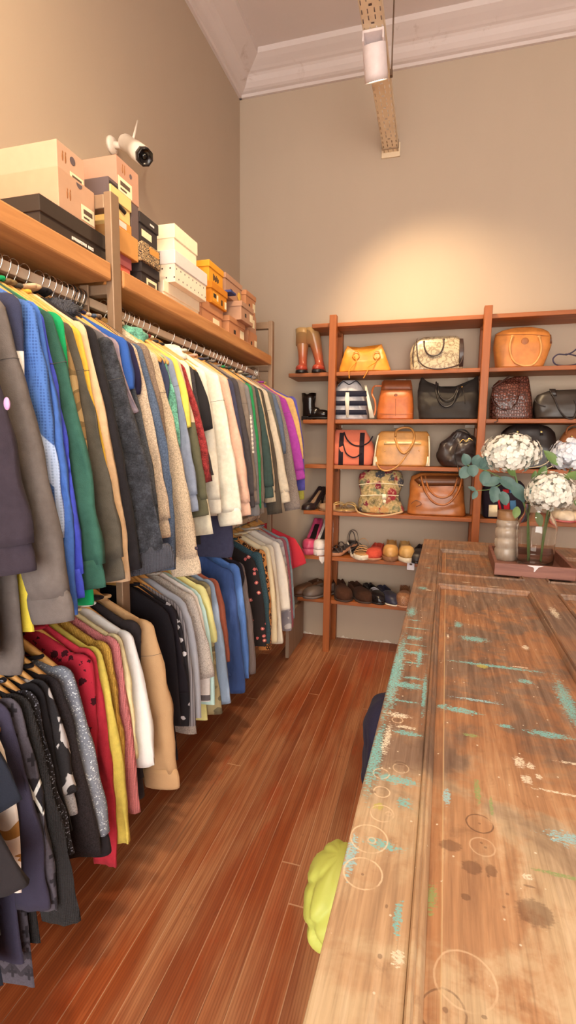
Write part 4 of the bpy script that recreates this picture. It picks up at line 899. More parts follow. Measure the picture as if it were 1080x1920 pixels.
# ------------------------------------------------------------------ wooden shelving unit on the far wall
SHW = wood('shelf_wood', (140, 70, 24), (182, 98, 36), 'X', .8, .5); SHP = wood('post_wood', (138, 68, 22), (178, 94, 34), 'Z', .8, .5)
shelf = thing('shelving_unit', 'reddish wooden open shelving unit with square posts against the far wall', 'shelving unit', (1.2, -.13, 0))
YS = -.25; TOPS = dict(A=2.236, B=1.921, C=1.611, D=1.307, E=.988, F=.671, G=.362)
LEFT = dict(A=.609, B=.451, C=.557, D=.575, E=.571, F=.580, G=.534)
for k, z in TOPS.items():
    MB().box((LEFT[k]-1.2, YS+.13, z-.026), (2.95-1.2, -.004+.13, z), .003).build('shelf', SHW, shelf)
    if k != 'A':
        for xx in (.72, 1.15, 1.62):
            MB().box((xx-1.2, -.02+.13, z-.045), (xx+.07-1.2, -.004+.13, z-.027), .002).build('cleat', flat('cleat_white', (226, 206, 180), .6), shelf)
for x in (.7366, 1.6769, 2.62):
    MB().box((x-1.2, -.302+.13, 0), (x+.046-1.2, -.2505+.13, 2.275), .003).build('post', SHP, shelf)
    MB().box((x+.002-1.2, -.052+.13, 0), (x+.046-1.2, -.002+.13, 2.26), .003).build('post', SHP, shelf)
    for z in TOPS.values():
        MB().box((x+.008-1.2, -.2502+.13, z-.052), (x+.038-1.2, -.052+.13, z-.027), .002).build('bearer', SHP, shelf)

# ------------------------------------------------------------------ bags
class Bag:
    def __init__(s, name, label, shelfk, rows, depth, mat, e=3.2, yc=-.15, saddle=0, crump=0, cat='bag', seed=0, dprof=None, part='body', belly=0):
        s.z0 = TOPS[shelfk]; s.yc = yc; s.depth = depth
        P = [(on_y(l, v, yc), on_y(r_, v, yc)) for v, l, r_ in rows]
        zb = P[-1][0].z; s.dz = s.z0+.0005-zb
        s.xc = (P[-1][0].x+P[-1][1].x)/2
        s.r = thing(name, label, cat, (s.xc, yc, s.z0), 0, 'bags on the shelves')
        zs = [(a.z+b.z)/2-zb for a, b in P]; cs = [(a.x+b.x)/2-s.xc for a, b in P]; ws = [(b.x-a.x)/2 for a, b in P]
        zs, cs, ws = zs[::-1], cs[::-1], ws[::-1]; zs[0] = 0.0
        s.zs, s.cs, s.ws = zs, cs, ws; top = zs[-1]; s.top = top
        s.dprof = dprof or [(0, 1), (.5, .95), (.85, .55), (1, .28)]
        m = MB(); rings = []; N = 22; n = 44
        def ring(z, k=1.0, kd=1.0):
            c, w = itp(z, zs, cs), itp(z, zs, ws)*k; q = z/top
            d = depth/2*itp(q, [p[0] for p in s.dprof], [p[1] for p in s.dprof])*kd; out = []
            for x, y in se(n, w, d, e):
                sx = x/max(w, 1e-4); zz = z+saddle*(sx*sx-.5)*max(0, (q-.35)/.65)
                p = Vector((x+c, y, zz))
                if crump:
                    f = min(1, q*5)
                    p.y += crump*f*mnoise.noise(Vector((p.x*17+seed, p.z*17, seed*2.3)))+crump*.5*f*mnoise.noise(Vector((p.x*42+seed, p.z*30, seed)))
                    p.x += crump*.35*f*mnoise.noise(Vector((p.y*20, p.z*24+seed, 3)))
                    p.z += crump*.35*f*mnoise.noise(Vector((p.x*20, 2, seed)))
                out.append(p)
            return out
        rings.append(ring(0, .93, .9)); 
        for p in rings[0]: p.z = 0
        rings.append([Vector((p.x, p.y, .008)) for p in ring(.008, .99, .99)])
        for i in range(1, N+1): rings.append(ring(top*i/N))
        rings.append([Vector((p.x*.96+.04*itp(top, zs, cs), p.y*.7, p.z+.003)) for p in rings[-1]])
        m.loft(rings); s.body = m.build(part, mat, s.r)
        s.e = e
    def fy(s, z):
        q = min(1, max(0, z/s.top)); return -s.depth/2*itp(q, [p[0] for p in s.dprof], [p[1] for p in s.dprof])
    def pt(s, u, v, off=.004):
        p = on_y(u, v, s.yc-s.depth*.42)
        z = p.z-s.z0
        return Vector((p.x-s.xc, s.fy(z)-off, z))
    def tube(s, name, mat, pts, r=.004, flat_=None, n=28, off=.006, up=(0, 1, 0)):
        path = spl([s.pt(p[0], p[1], p[2] if len(p) > 2 else off) for p in pts], n)
        return MB().tube(path, r, 8, flat=flat_, up=up).build(name, mat, s.r)
    def patch(s, name, mat, poly, th=.003, off=.001):
        """thin panel lying on the front; poly in rows (v, left, right)"""
        m = MB(); f = []; b = []; rows = []
        for v, l, r_ in poly:
            row = []
            for i in range(9):
                p = s.pt(l+(r_-l)*i/8, v, off); row.append(p)
            rows.append(row)
        vs = []; fs = []; R_, Cc = len(rows), 9
        for lay in (0, 1):
            for row in rows:
                for p in row: vs.append(p+Vector((0, (-th if lay == 0 else th), 0)))
        K = R_*Cc
        for i in range(R_-1):
            for j in range(Cc-1):
                a = i*Cc+j; fs.append((a, a+1, a+Cc+1, a+Cc)); fs.append((K+a, K+a+Cc, K+a+Cc+1, K+a+1))
        edge = [j for j in range(Cc)]+[i*Cc+Cc-1 for i in range(1, R_)]+[(R_-1)*Cc+j for j in range(Cc-2, -1, -1)]+[i*Cc for i in range(R_-2, 0, -1)]
        for i in range(len(edge)):
            a, b2 = edge[i], edge[(i+1) % len(edge)]; fs.append((a, K+a, K+b2, b2))
        m.add(vs, fs); return m.build(name, mat, s.r)
    def stud(s, name, mat, u, v, r=.006, off=.003):
        p = s.pt(u, v, off); return MB().ball(p, (r, .003, r), 12, 8).build(name, mat, s.r)

GOLD = flat('brass', (226, 184, 108), .25, .9, raw=True)
ORG = leather('orange_leather', (224, 138, 44), .38)
b = Bag('handbag', 'orange leather handbag with pinched top, between post and snakeskin bag', 'B', [(648, 651, 716), (658, 646, 721), (674, 640, 728), (688, 636, 733), (695, 637, 732)], .13, ORG, 3, saddle=.05, crump=.006, dprof=[(0, 1), (.5, .8), (1, .18)])
for u in (667, 706):
    pts = [(u-5, 660), (u-6, 668), (u, 674), (u+6, 668), (u+5, 660), (u, 657), (u-5, 660)]
    b.tube('handle_loop', ORG, pts, .0035)
b.tube('strap', ORG, [(664, 668), (668, 678, .012), (660, 692, .05), (658, 700, .07), (658, 712, .06)], .004)
b.tube('strap', ORG, [(706, 670), (704, 680, .012), (693, 690, .05), (692, 699, .07), (684, 712, .06)], .004)
SNK = leather('snake_leather', (206, 180, 138), .3, 'snake', (122, 96, 66)); DKT = leather('dark_trim', (62, 44, 38), .35)
b = Bag('handbag', 'beige snakeskin handbag with dark trim and a curved carry handle', 'B', [(625, 792, 858), (631, 782, 865), (640, 774, 869), (655, 769, 870), (690, 770, 868)], .13, SNK, 5, crump=.003, dprof=[(0, 1), (.6, .9), (.9, .6), (1, .4)])
b.patch('end_gusset', DKT, [(634, 862, 869), (655, 861, 870), (688, 860, 868)], .004, .001)
b.tube('edge_trim', DKT, [(782, 634), (776, 650), (774, 670), (775, 688)], .003)
b.tube('handle', DKT, [(795, 640), (796, 652), (802, 664), (813, 668), (825, 663), (831, 650), (832, 636)], .0045)
b.tube('shoulder_strap', DKT, [(781, 640), (783, 668), (790, 684, .03), (802, 693, .07), (822, 696, .075), (846, 692, .07), (862, 684, .03), (868, 668)], .004)
b.stud('strap_tab', DKT, 795, 640, .007); b.stud('strap_tab', DKT, 832, 636, .007)
TANL = leather('tan_leather', (204, 122, 52), .45); TANH = leather('pale_handle', (220, 150, 82), .4)
b = Bag('handbag', 'large tan leather tote with arched top and one long drooping handle', 'B', [(607, 960, 1000), (610, 943, 1016), (616, 930, 1028), (626, 927, 1033), (643, 926, 1033), (664, 928, 1025), (685, 930, 1016)], .14, TANL, 4, dprof=[(0, 1), (.6, .9), (.85, .7), (1, .35)])
b.tube('handle', TANH, [(961, 631), (956, 645), (956, 662), (964, 679), (981, 687, .012), (999, 684, .012), (1011, 668), (1014, 650), (1011, 632)], .0062)
b.tube('seam_line', leather('tan_dark', (160, 90, 38), .5), [(930, 628), (960, 627), (1000, 627), (1030, 630)], .0016, off=.001)
b.stud('round_emblem', leather('tan_dark', (160, 90, 38), .5), 984, 640, .022, .001); b.stud('handle_tab', TANH, 961, 631, .01); b.stud('handle_tab', TANH, 1011, 632, .01)
b.patch('side_tab', leather('brown_tab', (110, 62, 32), .5), [(626, 1029, 1035), (643, 1030, 1036)], .004, -.02)
CORD = flat('navy_cord', (48, 38, 58), .6)
cp = on_y(1062, 682, -.20); cr = thing('cord_strap', 'navy cord strap looped on the top shelf beside the tan tote', 'strap', (cp.x, -.2, TOPS['B']), 0)
pts = [on_y(u, v, -.2)-Vector((cp.x, -.2, cp.z-.005)) for u, v in ((1092, 640), (1076, 655), (1062, 661), (1046, 661), (1037, 670), (1043, 680), (1062, 682), (1080, 679), (1092, 672), (1082, 664), (1066, 660))]
MB().tube(spl(pts, 40), .0042, 8).build('cord', CORD, cr); MB().ball(pts[2], (.010, .007, .006), 10, 6).build('knot', CORD, cr)

b = Bag('bucket_bag', 'black and white striped bucket bag with pale strap behind the post', 'C', [(709, 642, 668), (716, 634, 677), (730, 628, 684), (750, 625, 688), (783, 626, 690)], .20, fabric('white_canvas', (196, 186, 178), 'plain'), 2.2, crump=.006, seed=4, yc=-.135, dprof=[(0, 1), (.6, 1), (.85, .7), (1, .35)])
NVY = fabric('navy_stripe', (38, 36, 46), 'smooth')
for v0, v1 in ((733, 744), (752, 761), (769, 778)): b.patch('dark_stripe', NVY, [(v0, 629, 687), ((v0+v1)/2, 628, 688), (v1, 628, 689)], .0015, .002)
PALE = leather('pale_strap', (236, 214, 180), .5)
b.patch('front_tab', PALE, [(736, 649, 655), (748, 648, 656), (783, 650, 655)], .002, .007)
b.patch('side_strap', PALE, [(722, 683, 687), (745, 688, 693), (765, 691, 698), (784, 694, 703)], .003, .002)
b.tube('drawstring', NVY, [(634, 724), (642, 714), (654, 720), (666, 713), (676, 722)], .003)
CHE = leather('chestnut_leather', (190, 98, 42), .38); CHD = leather('chestnut_dark', (134, 66, 30), .42)
b = Bag('backpack', 'chestnut leather backpack with painted shade along the top and a side strap', 'C', [(710, 717, 771), (722, 715, 773), (740, 712, 775), (762, 708, 776), (783, 707, 775)], .17, CHE, 4, crump=.002, yc=-.135, dprof=[(0, 1), (.6, .85), (1, .3)])
b.patch('top_shade_band', CHD, [(711, 718, 770), (722, 715.5, 772.5), (731, 714.5, 773)], .0015, .001)  # darker strip: shade across the bag top put into the leather colour
b.tube('shoulder_strap', CHE, [(714, 722, -.02), (700, 723, -.02), (697, 738, -.01), (703, 752, 0), (704, 770, 0), (700, 783, 0)], .006, .35)
b.stud('oval_emblem', CHD, 742, 741, .011, .001); b.tube('seam_line', CHD, [(742, 748), (742, 764), (742, 780)], .0013, off=.001); b.tube('seam_line', CHD, [(709, 776), (742, 777), (774, 776)], .0013, off=.001)
BKL = leather('black_leather', (42, 34, 30), .36); BKN = fabric('black_nylon', (50, 42, 36), 'satin')
b = Bag('handbag', 'wide black soft tote with dipped top and looped handles', 'C', [(714, 789, 896), (724, 785, 897), (742, 783, 898), (762, 784, 898), (783, 786, 898)], .17, BKN, 3.6, saddle=.08, crump=.012, seed=9, dprof=[(0, 1), (.5, .85), (1, .2)])
b.tube('handle', BKL, [(818, 714, 0), (818, 735), (824, 754), (835, 763), (848, 758), (856, 740), (862, 722, .002)], .0048)
b.tube('handle', BKL, [(821, 716, -.01), (824, 740), (836, 751, .004), (850, 744), (860, 722)], .0044)
b.stud('gold_zip_pull', GOLD, 867, 724, .006); b.tube('pull_cord', BKL, [(867, 724), (871, 742), (872, 758)], .002)
CRC = leather('croc_leather', (104, 56, 42), .2, 'croc')
b = Bag('handbag', 'brown crocodile leather satchel with rounded flap, beside the post', 'C', [(703, 962, 990), (710, 937, 992), (720, 925, 993), (745, 919, 996), (783, 917, 997)], .17, CRC, 4.5, dprof=[(0, 1), (.6, .9), (1, .4)])
b.patch('flap', CRC, [(712, 936, 976), (722, 925, 975), (740, 921, 974), (755, 926, 970), (765, 936, 960), (769, 946, 951)], .004, .004)
b.tube('strap', leather('dark_brown_strap', (70, 38, 28), .4), [(922, 728, .014), (934, 720, .016), (946, 712, .016), (956, 704, .01)], .005); b.tube('tassel_loop', leather('dark_brown_strap', (70, 38, 28), .4), [(922, 772, .01), (929, 780, .02), (930, 790, .05), (924, 793, .05)], .004)
b.tube('flap_piping', leather('dark_brown_strap', (70, 38, 28), .4), [(921, 745, .009), (928, 759, .009), (946, 769, .009), (964, 762, .009), (973, 745, .009)], .002)
b = Bag('handbag', 'long black leather bag at the outer end of the second shelf', 'C', [(729, 1030, 1118), (736, 1008, 1126), (750, 1001, 1130), (768, 1000, 1131), (784, 1003, 1130)], .18, leather('charcoal_leather', (58, 48, 40), .4), 3.6, crump=.007, seed=12, dprof=[(0, 1), (.5, .95), (.85, .7), (1, .4)])
b.tube('handle', BKL, [(1034, 735), (1040, 750), (1048, 770), (1060, 784, .02), (1074, 784, .02), (1080, 766), (1076, 750)], .0045)
b.patch('front_tab', BKL, [(728, 1032, 1044), (742, 1034, 1044)], .003, .004); b.tube('edge_piping', BKL, [(1002, 748, .0), (1008, 758), (1022, 763)], .003)

COR = fabric('coral_canvas', (212, 112, 82), 'smooth'); WEB = fabric('black_webbing', (44, 32, 36), 'smooth')
b = Bag('tote_bag', 'coral canvas tote bag with two black webbing bands', 'D', [(809, 630, 686), (820, 624, 692), (838, 614, 701), (855, 613, 702), (873, 621, 698)], .16, COR, 3.2, crump=.006, seed=3, dprof=[(0, 1), (.5, .8), (1, .15)])
for l, r_ in ((635, 643.5), (673.5, 682.5)): b.patch('webbing_band', WEB, [(811, l, r_), (830, l, r_), (850, l, r_), (872, l, r_)], .0015, .002)
b.tube('handle', WEB, [(643, 810), (650, 824), (662, 834), (676, 836), (690, 830), (698, 818)], .005, .5); b.tube('handle', WEB, [(643, 832), (649, 849), (660, 857), (670, 856), (678, 849)], .0045, .5)
CAM_L = leather('camel_leather', (194, 132, 66), .35); CRL = leather('cream_piping', (232, 208, 168), .45)
b = Bag('handbag', 'camel leather satchel with cream corners and a hanging shoulder strap', 'D', [(812, 714, 801), (819, 708, 806), (840, 704, 806), (860, 702, 806), (875, 702, 805)], .16, CAM_L, 5, dprof=[(0, 1), (.6, .9), (1, .4)])
b.tube('side_piping', CRL, [(709, 816), (705, 838), (703, 858), (702, 874)], .005); b.tube('side_piping', CRL, [(804, 818), (805, 838), (805, 858), (804, 874)], .005)
b.patch('corner_guard', CRL, [(856, 701, 706), (866, 700, 708), (874, 699, 710)], .002, .002); b.patch('corner_guard', CRL, [(856, 801, 806), (866, 800, 806), (874, 798, 806)], .002, .002)
b.patch('zip_panel', leather('pale_zip', (226, 186, 124), .3), [(828, 720, 790), (833, 720, 790)], .0015, .002)
b.tube('handle', CAM_L, [(741, 818), (743, 806, -.01), (757, 801, -.02), (771, 804, -.01), (777, 818), (772, 836), (758, 850, .012), (747, 840), (741, 822)], .0078)
b.tube('shoulder_strap', CAM_L, [(774, 836), (762, 854), (746, 874, .03), (728, 882, .06), (714, 878, .05), (706, 866, .01)], .005, .6)
for u, v in ((723, 829), (787, 829), (722, 845), (786, 845)): b.stud('brass_stud', GOLD, u, v, .0045)
b = Bag('handbag', 'black slouchy drawstring bag with gathered front on the middle shelf', 'D', [(813, 850, 874), (820, 842, 888), (834, 826, 895), (852, 818, 899), (866, 820, 900), (878, 830, 897)], .17, leather('slouch_black', (62, 50, 46), .35), 2.4, crump=.034, seed=21, dprof=[(0, .9), (.4, 1), (.8, .8), (1, .4)])
b.tube('drawstring', BKL, [(858, 832), (852, 848, .014), (856, 868, .016), (860, 884, .05), (859, 893, .05)], .003); b.tube('drawstring', BKL, [(868, 834), (866, 852, .014), (870, 872, .02)], .003)
b.tube('chain_handle', GOLD, [(862, 830, .01), (868, 824, .012), (874, 828, .012), (880, 822, .012), (886, 826, .01)], .003); b.tube('handle', BKL, [(852, 822), (856, 808, 0), (872, 806, 0), (884, 818)], .005)
b = Bag('handbag', 'black bag with cream piping behind the white hydrangea', 'D', [(798, 966, 1012), (803, 950, 1030), (814, 939, 1040), (836, 937, 1043), (858, 944, 1046), (880, 948, 1046)], .17, leather('deep_black', (34, 26, 24), .35), 3.4, crump=.006, seed=6, dprof=[(0, 1), (.5, .9), (.9, .6), (1, .35)])
b.tube('piping', CRL, [(952, 868), (980, 877), (1010, 874), (1028, 864), (1030, 848)], .0025); b.tube('piping', CRL, [(960, 876, .006), (1000, 882, .006), (1034, 874), (1042, 854)], .0025)
for u in (971, 1016):
    b.stud('ring_buckle', GOLD, u, 810, .008); b.patch('handle_tab', BKL, [(800, u-4, u+4), (816, u-3, u+3)], .003, .004)
b = Bag('handbag', 'rounded brown leather bag behind the far hydrangea at the shelf end', 'D', [(803, 1072, 1112), (810, 1058, 1122), (826, 1047, 1130), (850, 1045, 1131), (880, 1049, 1128)], .16, leather('brown_leather', (152, 90, 50), .32), 2.8, dprof=[(0, 1), (.5, .9), (1, .35)])
b.stud('brass_stud', GOLD, 1074, 818, .006); b.tube('handle', leather('brown_leather', (152, 90, 50), .32), [(1062, 815), (1070, 800, -.01), (1090, 796, -.02), (1108, 806)], .005)

b = Bag('bag', 'floral tapestry bag with cream piping and round lock', 'E', [(886, 690, 746), (892, 675, 754), (906, 672, 757), (920, 675, 752), (930, 677, 748), (945, 672, 752), (957, 673, 758), (962, 674, 757)], .19, fabric('tapestry', (150, 110, 80), 'tapestry'), 3.2, crump=.008, seed=31, dprof=[(0, 1), (.5, .95), (.85, .7), (1, .35)])
b.tube('piping', CRL, [(673, 909), (700, 906), (730, 907), (756, 910)], .0028, off=.003); b.tube('piping', CRL, [(676, 929), (700, 928), (725, 928), (748, 929)], .0028, off=.003)
b.stud('round_lock', CRL, 721, 940, .012); b.patch('lock_tab', CRL, [(926, 717, 724), (936, 717, 725)], .002, .004)
b.tube('strap', leather('pale_tan_strap', (206, 162, 112), .45), [(668, 952, .02), (676, 959, .05), (700, 964, .065), (730, 963, .065), (756, 958, .04)], .006, .5)
COG = leather('cognac_leather', (172, 98, 44), .28); COD = leather('cognac_dark', (110, 60, 30), .35)
b = Bag('handbag', 'glossy cognac leather shopper with a darker flap and twin handles', 'E', [(891, 786, 862), (898, 771, 868), (912, 768, 869), (935, 767, 870), (955, 764, 872), (966, 763, 873)], .17, COG, 4, crump=.010, seed=41, dprof=[(0, 1), (.5, .9), (.85, .65), (1, .3)])
b.patch('top_flap', COD, [(892, 790, 861), (900, 776, 867), (911, 788, 868)], .002, .003)
b.tube('handle', COG, [(789, 893, .012), (793, 908, .014), (800, 926, .016), (816, 943, .016), (836, 945, .016), (852, 932, .016), (862, 914, .014), (866, 897, .01)], .0066)
b.tube('handle', COG, [(797, 893, .004), (804, 916, .008), (818, 930, .01), (836, 932, .01), (850, 920, .01), (858, 896, .004)], .006)
b.stud('brass_stud', GOLD, 786, 910, .006); b.tube('side_fold', COD, [(770, 945), (780, 938), (790, 944), (780, 950)], .0025, off=.001)
b = Bag('bag', 'dark navy bag with red and blue stripes and a pale swing tag', 'E', [(905, 918, 976), (912, 906, 983), (935, 903, 985), (972, 904, 984)], .15, fabric('dark_navy_canvas', (44, 34, 42), 'smooth'), 4.5, dprof=[(0, 1), (.6, .9), (1, .4)])
RED = fabric('red_stripe', (180, 36, 44), 'smooth'); BLU = fabric('blue_stripe', (74, 116, 150), 'smooth')
b.patch('red_stripe', RED, [(922, 930, 934), (945, 934, 938), (970, 938, 943)], .0015, .002); b.patch('red_stripe', RED, [(918, 943, 954), (945, 944, 955), (971, 945, 956)], .0015, .002); b.patch('blue_stripe', BLU, [(918, 956, 966), (945, 956, 967), (971, 957, 967)], .0015, .002)
b.tube('handle', RED, [(906, 912), (916, 906), (930, 902)], .004)
b.patch('swing_tag', STICK, [(946, 916, 932), (968, 915, 932)], .001, .012); b.tube('tag_string', BKL, [(925, 938, .01), (924, 946, .013)], .0012)

# ------------------------------------------------------------------ shoes
def shoe(name, label, u, v, k, upper, sole, L=.265, W=.112, hh=.06, ht=.045, op=.5, lift=0, plat=.014, rz=0, yc=-.14, lining=None, heel=None, style='closed', grp='shoes on the shelves', lace=None, tilt=0, foot=None):
    z0 = TOPS[k]; p = on_y(u, v, yc); ht = ht*1.25; hh = hh*1.12
    r = thing(name, label, 'shoe' if name != 'sandal' else 'sandal', (p.x, yc, z0), R(rz), grp)
    ts = [i/26 for i in range(27)]
    wf = lambda t: W/2*itp(t, [0, .04, .12, .3, .45, .7, .85, .95, 1], [.30, .55, .72, .70, .74, 1.0, .90, .58, .16])
    lf = lambda t: lift*(1 if t < .15 else max(0, 1-(t-.15)/.5)**1.0 if t < .65 else 0)
    yf = lambda t: L*(.5-t)
    m = MB(); rings = []          # sole / platform
    for t in ts:
        w = wf(t)*1.10; rings.append([Vector((x, yf(t), lf(t)+plat/2+q)) for x, q in se(14, w, plat/2, 6)])
    m.loft(rings); m.build('sole', sole, r)
    if lift > .02:
        hm = MB()
        if heel == 'block': hm.box((-W*.30, L*.5-.055, 0), (W*.30, L*.5-.004, lift+.004), .006)
        elif heel == 'slim': hm.loft([[Vector((x, L*.5-.018+y, z)) for x, y in se(10, a, a)] for z, a in ((0, .006), (lift*.5, .0075), (lift*.85, .016), (lift+.004, .026))])
        hm.build('heel', upper if heel == 'slim' else sole, r)
    if style == 'closed':
        m = MB(); rings = []
        for t in ts:
            w = wf(t); b = lf(t)+plat*.96; h = itp(t, [0, .06, .1, op, op+.08, .8, .94, 1], [hh*.9, hh*1.02, hh, hh*.86, hh*.9, ht, ht*.75, ht*.25])
            o = .065 < t < op
            if o: sec = [(-1.0, 0), (-1.03, .35), (-.94, .75), (-.86, 1.0), (-.80, 1.0), (-.78, .8), (-.74, .25), (-.3, .16), (.3, .16), (.74, .25), (.78, .8), (.80, 1.0), (.86, 1.0), (.94, .75), (1.03, .35), (1.0, 0)]
            else: sec = [(-1.0, 0), (-1.03, .3), (-.97, .55), (-.88, .74), (-.76, .86), (-.6, .93), (-.4, .98), (-.15, 1.0), (.15, 1.0), (.4, .98), (.6, .93), (.76, .86), (.88, .74), (.97, .55), (1.03, .3), (1.0, 0)]
            rings.append([Vector((a*w, yf(t), b+c*h)) for a, c in sec])
        m.loft(rings, (True, True), True); m.build('upper', upper, r)
        lm = MB(); rr = []
        for t in ts:
            if .09 < t < op+.02: rr.append([Vector((x, yf(t), lf(t)+plat+.013+q)) for x, q in se(8, wf(t)*.74, .003, 4)])
        lm.loft(rr); lm.build('insole', lining or flat('insole_dark', (70, 56, 50), .8), r)
        if lace:
            for i in range(3):
                t = op+.03+.06*i; h = itp(t, [op, op+.08, .8], [hh*.9, hh*.9, ht])+lf(t)+plat*.8
                MB().tube(spl([(-wf(t)*.5, yf(t), h+.000), (0, yf(t), h+.005), (wf(t)*.5, yf(t), h+.000)], 8), .0022, 6).build('shoelace', lace, r)
    else:
        straps = {'slide': ((.55, .20, .05),), 'cross': ((.62, .05, .045), (.5, .05, .055), (.75, .04, .035), (.14, .03, .09)), 'bow': ((.66, .10, .04), (.56, .06, .05))}[style]
        for t, wd, h in straps:
            mm = MB(); rr = []
            for i in range(13):
                a = PI*i/12; x = math.cos(a)*wf(t)*1.04; zz = lf(t)+plat*.7+math.sin(a)**.7*h
                rr.append([Vector((x, yf(t)+yy*wd*L*.5, zz+q)) for yy, q in ((-1, 0), (-.5, .004), (.5, .004), (1, 0), (.5, -.001), (-.5, -.001))])
            mm.loft(rr); mm.build('strap', upper, r)
        lm = MB(); rr = [[Vector((x, yf(t), lf(t)+plat+.001+q)) for x, q in se(8, wf(t)*.9, .003, 4)] for t in ts]
        lm.loft(rr); lm.build('insole', lining or upper, r)
    return r
# tall rain boots
def rain_boot(label, u, v, lean, rz):
    p = on_y(u, v, -.15); r = thing('rain_boot', label, 'boot', (p.x, -.15, TOPS['B']), R(rz), 'boots on the shelves')
    t = NT('boot_rubber'); co = t.coord(); z = t.xyz(co)[2]
    m = MATS.get('boot_rubber') or t.done(t.ramp(t.math('MULTIPLY', z, 3.2), [(.1, alb((170, 62, 44))), (.4, alb((172, 88, 54))), (.75, alb((178, 124, 74))), (1.0, alb((184, 142, 86)))]), .22); MATS['boot_rubber'] = m
    mb = MB(); rings = []
    for z_, a, b, cy in ((.012, .037, .062, 0), (.03, .037, .062, 0), (.055, .034, .055, .012), (.08, .030, .040, .02), (.11, .030, .037, .022), (.16, .035, .041, .022), (.22, .043, .049, .02), (.27, .047, .053, .018), (.305, .049, .055, .016)):
        rings.append([Vector((x+lean*(z_/.3)**1.2, y+cy, z_+(.008*(-y/.06) if z_ > .29 else 0))) for x, y in se(24, a, b, 2.2)])
    inner = [[Vector(((q.x-lean*(zz/.3)**1.2)*.93+lean*(zz/.3)**1.2, q.y*.93, q.z-dz)) for q in rg] for rg, dz, zz in ((rings[-1], 0, .305), (rings[-1], .10, .30))]
    mb.loft(rings+inner, (True, True)); mb.ball((0, -.055, .035), (.041, .058, .03), 18, 10); mb.build('boot_body', m, r)
    sm = MB(); sm.loft([[Vector((x, y-.028, z_)) for x, y in se(22, .043*k, .090*k, 2.6)] for z_, k in ((0, .97), (.004, 1), (.018, 1), (.022, .95))]); sm.build('sole', BLACKPL, r)
rain_boot('upright tan and red rain boot at the shelf tip', 567, 698, -.004, 8)
rain_boot('tan and red rain boot leaning towards its mate', 601, 698, -.07, -4)
# ankle boot seen from the side
p = on_y(592, 785, -.14); r = thing('ankle_boot', 'black leather ankle boot with a stacked heel', 'boot', (p.x, -.14, TOPS['C']), R(86), 'boots on the shelves')
GLB = leather('gloss_black', (30, 22, 18), .16)
mb = MB(); rings = []
for z_, a, b, cy in ((.03, .036, .05, .045), (.05, .037, .05, .045), (.08, .036, .045, .05), (.11, .037, .044, .052), (.15, .040, .048, .052), (.187, .041, .052, .052)):
    rings.append([Vector((x, y+cy, z_-(.012*max(0, 1-abs(y)/.02) if z_ > .18 else 0))) for x, y in se(24, a, b, 2.2)])
mb.loft(rings+[[Vector((q.x*.9, (q.y-.052)*.9+.052, q.z-.06)) for q in rings[-1]]]); mb.ball((0, -.035, .042), (.040, .075, .034), 18, 10); mb.ball((0, .01, .05), (.037, .05, .045), 16, 10); mb.build('boot_body', GLB, r)
MB().loft([[Vector((x, y-.008, z_)) for x, y in se(22, .042, .104, 2.6)] for z_ in (.010, .022)]).build('sole', BLACKPL, r)
MB().box((-.034, .045, 0), (.034, .096, .03), .004).build('heel', BLACKPL, r)
S_ = lambda n, c, **k: leather(n, c, **k)
MET = flat('gold_leather', (206, 166, 98), .3, .5); NUDE = S_('nude_leather', (206, 160, 118)); SUE = fabric('brown_suede', (74, 42, 26), 'plain'); SUE2 = fabric('chocolate_suede', (66, 38, 24), 'plain')
# fourth shelf from the top
shoe('heeled_shoe', 'black pointed pump with a nude lining standing high on its heel', 588, 956, 'E', S_('pump_black', (44, 30, 30), rough=.3), BLACKPL, hh=.042, ht=.030, lift=.105, heel='slim', plat=.006, rz=-30, L=.22, W=.092, op=.62, lining=NUDE)
shoe('flat_shoe', 'nude ballet flat next to the black pump', 609, 957, 'E', NUDE, flat('tan_sole', (150, 104, 70), .6), hh=.04, ht=.04, plat=.008, rz=30, op=.5)
shoe('sandal', 'gold flat sandal nearer the post', 634, 957, 'E', MET, flat('tan_sole', (150, 104, 70), .6), style='bow', plat=.010, rz=25, L=.24)
shoe('sandal', 'gold flat sandal next to the tapestry bag', 658, 957, 'E', MET, flat('tan_sole', (150, 104, 70), .6), style='bow', plat=.012, rz=-12, L=.24)
IVS = S_('ivory_leather', (232, 206, 172))
shoe('flat_shoe', 'ivory flat shoe behind the glass vase', 1046, 975, 'E', IVS, flat('pink_sole', (190, 96, 90), .6), hh=.05, ht=.045, rz=20)
shoe('flat_shoe', 'ivory flat shoe outermost on the fourth shelf', 1080, 975, 'E', IVS, flat('pink_sole', (190, 96, 90), .6), hh=.05, ht=.045, rz=14)
# fifth shelf
PKS = S_('pink_leather', (206, 74, 104), rough=.35); WHS = S_('white_leather', (236, 214, 196), rough=.4)
shoe('heeled_shoe', 'pink peep toe platform heel at the shelf tip', 586, 1040, 'F', PKS, flat('pink_platform', (206, 80, 106), .4), lift=.135, heel='block', plat=.045, hh=.055, ht=.055, op=.58, L=.225, W=.10, rz=-14, lining=BLACKPL)
shoe('heeled_shoe', 'white platform heel half hidden by the shelf post', 606, 1042, 'F', WHS, flat('white_platform', (236, 216, 198), .4), lift=.135, heel='block', plat=.045, hh=.055, ht=.055, op=.58, L=.225, W=.10, rz=-14, lining=BLACKPL)
CORK = flat('cork', (168, 112, 78), .8); WHB = flat('white_band', (228, 206, 178), .5)
shoe('sandal', 'grey and black wedge sandal just past the post', 640, 1047, 'F', S_('grey_black', (70, 58, 54)), CORK, style='cross', lift=.05, heel='block', plat=.026, rz=-48, L=.24)
